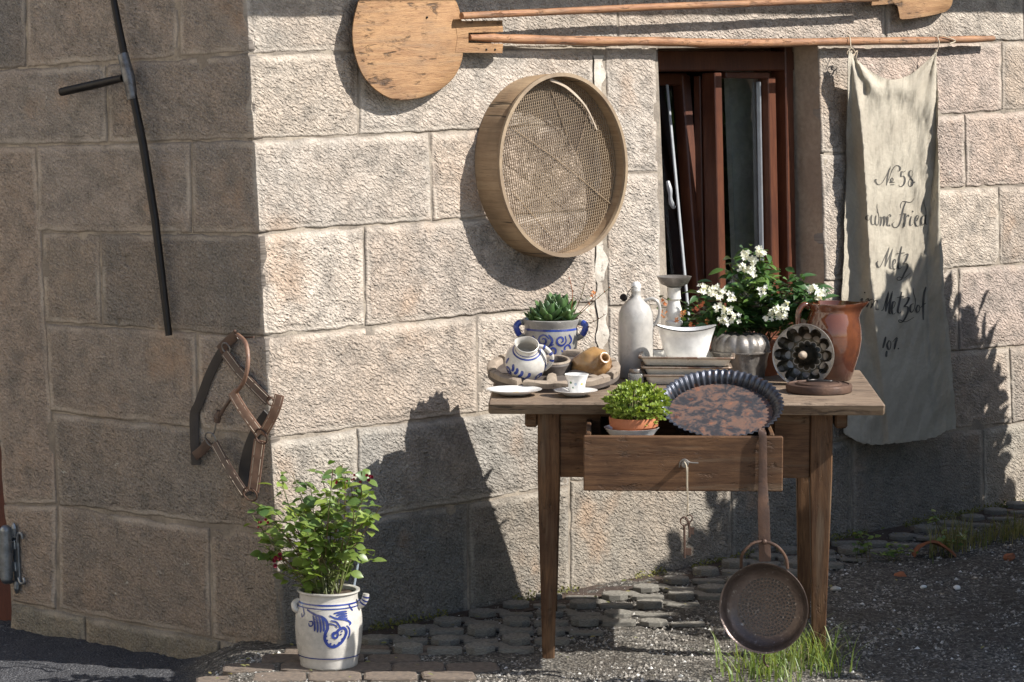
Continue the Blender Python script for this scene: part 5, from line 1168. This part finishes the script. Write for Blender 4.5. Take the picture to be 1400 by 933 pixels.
# ---- small shrub in terracotta
pc = on(867, 8.335, P(867, 588, 8.335).z); zb = .575
pc = Vector((pc.x, 8.335, .590)); t = thing('potted_shrub', pc, 'small bright green shrub in a terracotta pot standing in the open drawer', 'potted plant')
O('pot', lathe([(0, 0), (.042, 0), (.045, .003), (.060, .105), (.066, .106), (.069, .128), (.067, .131), (.062, .129), (.058, .110), (0, .100)], pc, 40), M['inner'], t, smooth=45)
O('saucer', lathe([(0, .070), (.060, .072), (.074, .092), (.076, .094), (.073, .094), (.058, .078), (0, .076)], pc + Vector((-.006, 0, .008)), 40), M['porc'], t)
bl_ = leaf_mesh('small_leaf', M['bleaf'], 1, .55, .15, -.2); spots = []; shc = Vector((P(872, 556, 8.32).x, 8.325, P(872, 552, 8.32).z)); tw = []
for i in range(270):
    d = rv(1); 
    while d.length > 1 or d.z < -.55: d = rv(1)
    d.normalize(); lump = 1 + .20 * mnoise.noise(d * 2.6 + Vector((3, 1, 4))); tip = shc + Vector((d.x * .086, d.y * .074, d.z * .062 - .002)) * lump * random.uniform(.72, 1.05); tw.append((tip, d))
    for j in range(11):
        a = j * 2.4; dd = (d * .6 + Vector((math.cos(a), math.sin(a), random.uniform(-.1, .8))) * .8); spots.append((tip - d * (.0022 * (11 - j) * .6), dd, d, random.uniform(.010, .0155)))
leaf_stuff('foliage', spots, M['bleaf'], t, bl_)
O('twigs', join(*[tube([pc + Vector((0, 0, .10)), a - d * .004], [.002, .0008], 4) for a, d in tw[:80]]), M['stem'], t, kind='stuff')
# ---- white flowering bush and the red begonia beside it
def bush(t, leafme, tips, root, n, size, up_bias=.4, jit=.012, smin=.75, spread=.03, stem_r=.0018, mat_stem='stem', limit=300, stuffmat='jleaf'):
    """stems from the root to the tips with leaves along their outer part"""
    cnt = 0; extra = []; per = max(3, n // len(tips))
    for tip in tips:
        tip = Vector(tip); b = root + Vector((random.uniform(-.03, .03), random.uniform(-.03, .03), 0)); mid = b + (tip - b) * .5 + rv(spread) + Vector((0, 0, .02)); pts = cat([b, mid, tip], 6)
        O('stem', tube(pts, [stem_r, stem_r * .6], 5), M[mat_stem], t)
        for i in range(per):
            s = 1 - (i / per) ** 1.2 * smin; q = Vector(pts[min(len(pts) - 1, int(s * (len(pts) - 1)))]) + rv(jit)
            a = random.random() * 6.28; d = Vector((math.cos(a), math.sin(a), random.uniform(-.35, .6))); up = Vector((.25, -.35, 1)) + rv(.6); sz = size * random.uniform(.65, 1.15)
            if cnt < limit: put('leaf', leafme, t, q, d, up, (sz * random.uniform(.8, 1.1), sz, sz)); cnt += 1
            else: extra.append((q, d, up, sz))
    if extra: leaf_stuff('more_leaves', extra, M[stuffmat], t, leafme)
jl = leaf_mesh('glossy_leaf', M['jleaf'], 1, .42, .16, .3); rl = leaf_mesh('rose_leaf', M['rleaf'], 1, .74, .12, .25, tip=.86)
root = on(1040, 9.11, TZ + .10)
t = thing('white_flowering_bush', on(1040, 9.11), 'bushy dark green plant with white flower clusters standing in front of the window', 'potted plant')
O('pot', lathe([(0, 0), (.05, 0), (.07, .09), (.075, .10), (.07, .102), (0, .09)], on(1040, 9.11), 32), M['inner'], t)
random.seed(21); tips = []
for x, y in ((1000, 360), (1015, 345), (1035, 345), (1050, 365), (1060, 380), (1045, 395), (1020, 385), (1000, 395), (975, 395), (955, 410), (985, 415), (1010, 415), (1035, 420), (1062, 410), (1088, 398), (1106, 396), (1120, 395), (1128, 405), (1100, 420), (1075, 430), (1050, 440), (1025, 440), (1000, 440), (975, 435), (955, 440), (945, 430), (1090, 385), (1070, 445), (1040, 410), (1005, 460), (970, 455), (1110, 412)):
    tips.append(P(x + random.uniform(-4, 4), y + random.uniform(-4, 4), 9.08 + random.uniform(-.10, .06)))
bush(t, jl, tips, root, 900, .050, jit=.024, smin=.5)
for x, y, n in ((1018, 348, 9), (1040, 342, 9), (1030, 356, 7), (975, 397, 10), (985, 403, 8), (1058, 425, 9), (1068, 430, 9), (995, 425, 7), (990, 438, 8), (1005, 436, 6), (1112, 396, 9), (1122, 403, 8), (1050, 432, 6), (980, 420, 4), (960, 395, 7), (1028, 372, 6), (1012, 366, 5), (1072, 418, 7), (1042, 398, 4), (1000, 405, 5)):
    petals(P(x, y, 8.99), int(n * 1.4), .0155, (.1, -1, .5), t, ptl, name='flower_cluster')
t = thing('red_flowering_plant', on(940, 9.10), 'small plant with orange red blossoms behind the white candle stand', 'potted plant')
O('pot', lathe([(0, 0), (.04, 0), (.055, .08), (.058, .085), (0, .08)], on(940, 9.10), 28), M['inner'], t)
tips = [P(x + random.uniform(-3, 3), y, 9.08 + random.uniform(-.04, .03)) for x, y in ((905, 420), (918, 440), (935, 425), (950, 415), (965, 428), (940, 445), (958, 450), (972, 445), (905, 405), (948, 432), (930, 455), (962, 462))]
bush(t, leaf_mesh('small_round_leaf', M['jleaf'], 1, .7, .1, .2), tips, on(940, 9.10, TZ + .08), 130, .022)
for x, y in ((908, 413), (934, 428), (950, 422), (958, 416), (945, 444), (968, 440), (952, 446), (928, 436), (906, 430), (972, 452)): petals(P(x, y, 9.03), 4, .011, (0, -1, .4), t, pto, name='blossom')
# ================================================================= ROSE IN ITS CROCK
pc = Vector((P(450, 910, 8.44).x, 8.44, .006)); t = thing('potted_rose', pc, 'rose bush with dark red blooms growing in a tall blue painted stoneware crock', 'potted plant')
Hc = P(450, 808, 8.44).z; k = Hc / .225
cp_ = [(0, 0), (.077, 0), (.080, .003), (.083, .030), (.086, .036), (.0915, .07), (.0945, .115), (.093, .150), (.086, .185), (.0815, .197), (.0815, .214), (.083, .218), (.087, .220), (.0875, .2245), (.083, .225), (.077, .222), (.075, .20), (0, .19)]
cp_ = [(r, z * k) for r, z in cp_]
def thr(a, r, z, j): return (r + .0005 * math.sin(z * 900), z)
O('crock', lathe([(float(np.interp(zz, [q[1] for q in cp_[1:12]], [q[0] for q in cp_[1:12]])), zz) for zz in np.linspace(0, cp_[11][1], 60)] + cp_[12:], pc, 64, mod=thr), M['salt'], t, smooth=60)
O('soil', lathe([(0, .214 * k), (.078, .212 * k), (.078, .21 * k), (0, .21 * k)], pc, 24), M['soil'], t)
fn0 = lathe_fn(cp_[1:12], pc, off=.0012); fr_ = lambda u, v: fn0(u, v * k)
S = []; full = lambda v, w: ribbon(fr_, [(u / 40 * .594 - .297, v) for u in range(41)], w, 2)
S += [full(.192, .0045), full(.182, .0035), full(.036, .0032)]
zx = lambda x, y: ((x - 405) / 866 * 130 * 8.5 / 4200 * 1.02, (.225 - (y - 95) / 866 * 130 * 8.5 / 4200 / k * 1.0))
def zs(pts, w): S.append(ribbon(fr_, [zx(*p) for p in pts], w, 6))
for x0 in (290, 318, 346, 374): zs([(x0 - 20, 290), (x0 - 2, 340), (x0 + 4, 400), (x0 + 2, 445 - abs(x0 - 330) * .3)], .0062)
zs([(195, 245), (240, 262), (300, 285), (360, 300), (400, 335), (412, 400), (392, 450), (388, 510), (420, 562), (470, 575), (530, 545), (572, 490), (586, 440), (560, 405), (520, 415), (492, 440), (462, 452), (462, 486), (490, 492), (505, 465), (500, 440)], .0085)
zs([(235, 350), (268, 345), (270, 380), (240, 388), (232, 362)], .004); zs([(430, 285), (480, 310), (550, 325), (600, 340), (635, 370), (618, 385)], .006)
for y0 in (255, 275, 295, 315): zs([(470 + (y0 - 255), y0 + 14), (540, y0 - 4 + 8), (605, y0 + 4)], .0055)
zs([(440, 330), (490, 345), (520, 385), (535, 420)], .005); zs([(590, 385), (618, 420), (620, 470), (602, 510)], .0045); zs([(400, 380), (430, 360), (480, 375), (500, 400)], .004)
for x0, y0 in ((392, 480), (400, 520), (430, 552), (475, 562), (520, 545), (552, 510), (535, 470), (545, 440)): zs([(x0, y0), (x0 + 14 * (1 if x0 < 440 else -.6), y0 - 12)], .006)
zs([(120, 215), (150, 260), (165, 290), (140, 318), (125, 285)], .004); zs([(640, 200), (660, 240), (680, 262)], .005)
for q in S: O('blue_stroke', q, M['blue'], t, smooth=0)
hd_ = cat([pc + Vector((.080, -.018, .178 * k)), pc + Vector((.093, -.024, .184 * k)), pc + Vector((.103, -.028, .200 * k)), pc + Vector((.106, -.028, .216 * k))])
O('handle', tube(hd_, [.010, .010, .009], 12), M['salt'], t, smooth=60)
for s in (10, 14, 18): O('blue_stroke', tube([hd_[s], hd_[s + 2]], .0102, 12, caps=False), M['blue'], t)
O('handle', join(tube(cat([pc + Vector((-.083, -.010, .192 * k)), pc + Vector((-.094, -.020, .186 * k)), pc + Vector((-.092, -.028, .172 * k)), pc + Vector((-.082, -.024, .166 * k))]), .009, 10)), M['salt'], t, smooth=60)
O('plant_stake', xf(box((0, 0, 0), (.006, .002, .10)), Matrix.Rotation(R(10), 3, 'Y'), P(487, 785, 8.50)), M['deco3'], t)
random.seed(5); tips = []; outline = [(345, 705), (352, 690), (365, 750), (372, 735), (385, 660), (400, 648), (395, 690), (375, 700), (410, 680), (425, 668), (440, 650), (455, 642), (468, 635), (472, 650), (495, 645), (480, 665), (497, 680), (520, 693), (508, 700), (490, 720), (505, 758), (485, 745), (465, 760), (470, 735), (445, 745), (425, 740), (400, 745), (375, 780), (385, 725), (410, 715), (435, 710), (455, 700), (470, 690), (440, 690), (420, 700), (400, 765), (440, 770), (470, 775), (425, 785), (455, 720), (480, 700), (410, 800), (365, 720), (430, 725)]
for x, y in outline: tips.append(P(x, y, 8.46 + random.uniform(-.13, .11)))
bush(t, rl, tips, pc + Vector((0, 0, .21 * k)), 680, .037, jit=.026, smin=.5, spread=.025, stem_r=.0022, limit=300, stuffmat='rleaf')
for x, y, n, s in ((376, 766, 5, .021), (361, 712, 3, .014), (505, 657, 4, .017), (489, 655, 3, .012), (478, 661, 2, .010), (462, 658, 2, .012), (352, 718, 2, .01)): petals(P(x, y, 8.36), n, s, (0, -1, .3), t, ptr, k=6, flat=.8, name='rose_bloom')
# ================================================================= GRASS AND WEEDS
def blades(name, spots, mat, label, cat, parent=None, loc=None, **kw):
    V = []; Fc = []
    for (x, y, z, h, lean, az, w) in spots:
        b = len(V); d = Vector((math.cos(az), math.sin(az), 0)); p = Vector((-d.y, d.x, 0))
        for i in range(5):
            s = i / 4; q = Vector((x, y, z)) + d * (lean * h * s * s) + Vector((0, 0, h * (s - .35 * lean * s * s))); ww = w * (1 - s) ** .7
            V += [tuple(q + p * ww), tuple(q - p * ww)]
        Fc += [(b + 2 * i, b + 2 * i + 1, b + 2 * i + 3, b + 2 * i + 2) for i in range(4)]
    return O(name, (V, Fc), mat, parent, smooth=0, loc=loc, label=label, kind='stuff', **({'category': 0} if 0 else {}))
random.seed(9); gs = []
for i in range(330):
    c = random.choice([(1050, 918), (1085, 905), (1110, 895), (1065, 925), (1125, 915), (1020, 925)]); g0 = T(c[0] + random.gauss(0, 17), c[1] + random.gauss(0, 9), 0); az = random.random() * 6.28
    gs.append((g0.x, g0.y, 0, random.uniform(.04, .15), random.uniform(.2, 1.1), az, random.uniform(.0016, .0034)))
for i in range(14): g0 = T(1115 + random.gauss(0, 14), 905, 0); gs.append((g0.x, g0.y, 0, random.uniform(.12, .17), random.uniform(.3, .9), random.choice([0, .3, -.4, 2.8]), .002))
blades('grass_tuft', gs, M['grass'], 'fresh green grass tuft at the foot of the right front table leg', 'grass')
gs = []
for i in range(420):
    x = 1270 + 130 * random.random() ** .8; g0 = T(x, 762 - (x - 1250) * .23 + random.gauss(0, 6), 0)
    if g0.y > base_y(g0.x) - .03: g0.y = base_y(g0.x) - .03 - random.random() * .05
    gs.append((g0.x, g0.y, 0, random.uniform(.03, .15 if x < 1330 else .09), random.uniform(.1, .9), random.random() * 6.28, random.uniform(.001, .0026)))
blades('wall_grass', gs, M['dry'], 'tall mixed green and dry grass at the wall foot on the right', 'grass')
wl = leaf_mesh('weed_leaf', M['rleaf'], 1, .6, .1, .2); random.seed(3)
for (x, y, hgt, wdt, n, lb) in ((1182, 768, 45, 16, 42, 'small upright leafy weed by the wall, just right of the table'), (1225, 768, 22, 30, 46, 'low spreading green weed beside the broken roof tile'), (1298, 762, 62, 30, 40, 'leafy green weed among the tall grass at the wall foot')):
    g0 = T(x, y, 0); g0.y = min(g0.y, base_y(g0.x) - .05); t = thing('weed_plant', g0, lb, 'weed', 'weeds growing along the wall foot')
    tips = [g0 + Vector((random.uniform(-1, 1) * wdt * .0024, random.uniform(-.03, .03), hgt * .0024 * random.uniform(.35, 1))) for _ in range(7)]
    bush(t, wl, tips, g0, n, .024, spread=.006, stem_r=.001)
# ---- broken tile, stones
a = P(1277, 765, 10.15); a.z = 0.012
rows = [(-.070 + .140 * j / 7, -.035 + .025 * i + .006 * math.sin(j * 2), .052 * math.sin(math.pi * (j / 7) ** .8) * (1 - .12 * i) - o_) for o_ in (0, .009) for i in range(4) for j in range(8)]
f = [(i * 8 + j, i * 8 + j + 1, i * 8 + 9 + j, i * 8 + 8 + j) for i in range(3) for j in range(7)]
f += [tuple(q + 32 for q in x[::-1]) for x in f] + [(i + 32, i + 33, i + 1, i) for i in range(7)] + [(24 + i, 25 + i, 57 + i, 56 + i) for i in range(7)]
O('roof_tile_shard', ([tuple(a + Vector(q)) for q in rows], f), M['shard'], smooth=40, label='curved broken terracotta roof tile lying in the weeds at the wall', cat='tile')
random.seed(12)
for (x, y, s, mt, nm, lb) in ((1230, 787, .020, 'shard', 'brick_fragment', 'small reddish brick fragment on the gravel before the weeds'), (1380, 762, .022, 'shard', 'brick_fragment', 'reddish brick fragment near the right edge of the photo'), (1142, 805, .016, 'salt', 'pale_stone', 'pale pointed stone beside the right table leg'), (1262, 803, .010, 'porc', 'white_pebble', 'white pebble lying on the gravel, left of another'), (1308, 804, .012, 'porc', 'white_pebble', 'white pebble farthest right on the gravel')):
    g0 = T(x, y, .006); v, f = sphere(g0, (s, s * .8, s * .6), 9, 6); v = [tuple(Vector(p) + (Vector(p) - g0).normalized() * s * .5 * mnoise.noise(Vector(p) * 60)) for p in v]
    O(nm, (v, f), M[mt], smooth=0, label=lb, cat='stone')
# ================================================================= BEYOND THE FRAME: hedge that shades the lower right, trees that the window mirrors
random.seed(31); hl = leaf_mesh('hedge_leaf', M['hleaf'], 1, .55); spots = []
t = thing('clipped_hedge', (2.75, 9.3, 0), 'leafy green hedge standing to the right, outside the photograph', 'hedge')
for i in range(19000):
    y = random.uniform(7.75, 10.95); top = float(np.interp(y, [7.75, 8.25, 8.5, 9.1, 9.75, 10.15, 10.45, 10.7, 10.95], [1.30, 1.42, 1.72, 1.76, 1.78, 1.92, 1.88, 1.68, 1.42])) + .05 * mnoise.noise(Vector((y * 3.1, 0, 2))) + .03 * mnoise.noise(Vector((y * 11, 3, 0))); z = top * (1 - random.random() ** 1.6) ; x = random.uniform(2.48, 3.0)
    if y > 10.78 and random.random() < .5: continue
    spots.append(((x, y, z + random.uniform(0, .05)), rv(1) + Vector((0, 0, .01)), rv(1) + Vector((0, 0, 1.2)), random.uniform(.07, .12)))
leaf_stuff('foliage', spots, M['hleaf'], t, hl)
for yy in (8.0, 8.8, 9.6, 10.4): O('trunk', tube([(2.75, yy, 0), (2.72, yy + .03, .7), (2.76, yy, 1.3)], [.03, .022, .01], 8), M['stem'], t)
for k_, (tx, ty, th_) in enumerate(((15, 9, 6.2), (16, 13.5, 6.8), (15.5, 4, 6.0), (17, 19, 7))):
    t = thing('garden_tree', (tx, ty, 0), ('broad dark tree far to the right, nearest to the street', 'taller dark tree far to the right, behind the first', 'dark tree far to the right, closest to the viewer', 'tallest dark tree at the far right end of the row')[k_], 'tree', 'trees across the garden')
    O('trunk', tube([(tx, ty, 0), (tx + .1, ty, 2), (tx, ty + .1, 4)], [.25, .18, .08], 10), M['hoop'], t)
    spots = []
    for i in range(2600):
        d = rv(1)
        while d.length > 1: d = rv(1)
        d = d.normalized() * d.length ** .35; lu = 1 + .25 * mnoise.noise(d * 2.3 + Vector((k_, 0, 0)))
        spots.append(((tx + d.x * 2.6 * lu, ty + d.y * 2.9 * lu, th_ / 2 + d.z * th_ * .5 * lu), rv(1) + Vector((0, 0, .01)), rv(1) + Vector((0, 0, 1.2)), random.uniform(.3, .5)))
    leaf_stuff('crown', spots, M['hleaf'], t, hl)

random.seed(77); spots = []
for i in range(2600):
    x = random.uniform(-.5, 2.0); 
    if mnoise.noise(Vector((x * 5, 0, 0))) < -.05: continue
    dd = abs(random.gauss(0, .022)); spots.append(((x, base_y(x) - .018 - dd, .004 + random.random() * .02 * max(0, 1 - dd / .03)), rv(1) + Vector((0, 0, .2)), rv(1) + Vector((0, -1, 1)), random.uniform(.005, .012)))
leaf_stuff('moss', spots, M['hleaf2'], None, hl); props(bpy.data.objects['moss'], 'yellow green moss along the foot of the sunny wall')
spots = []
for i in range(170):
    x, y = gr(); 
    if random.random() < .6: y = base_y(x) - random.uniform(.05, .4)
    spots.append(((x, y, .012 + random.random() * .01), rv(1) * Vector((1, 1, .1)), Vector((0, 0, 1)) + rv(.5), random.uniform(.008, .022)))
leaf_stuff('dry_leaf_litter', spots, M['dry'], None, hl); props(bpy.data.objects['dry_leaf_litter'], 'small dry leaves scattered on the gravel and paving')

gs = []; random.seed(14)
for i in range(90): g0 = T(1088 + random.gauss(0, 34), 905 + random.gauss(0, 12), 0); gs.append((g0.x, g0.y, 0, random.uniform(.03, .11), random.uniform(.3, 1.3), random.random() * 6.28, random.uniform(.001, .002)))
blades('dry_grass', gs, M['dry'], 'dry straw coloured blades mixed into the grass by the table leg', 'grass')
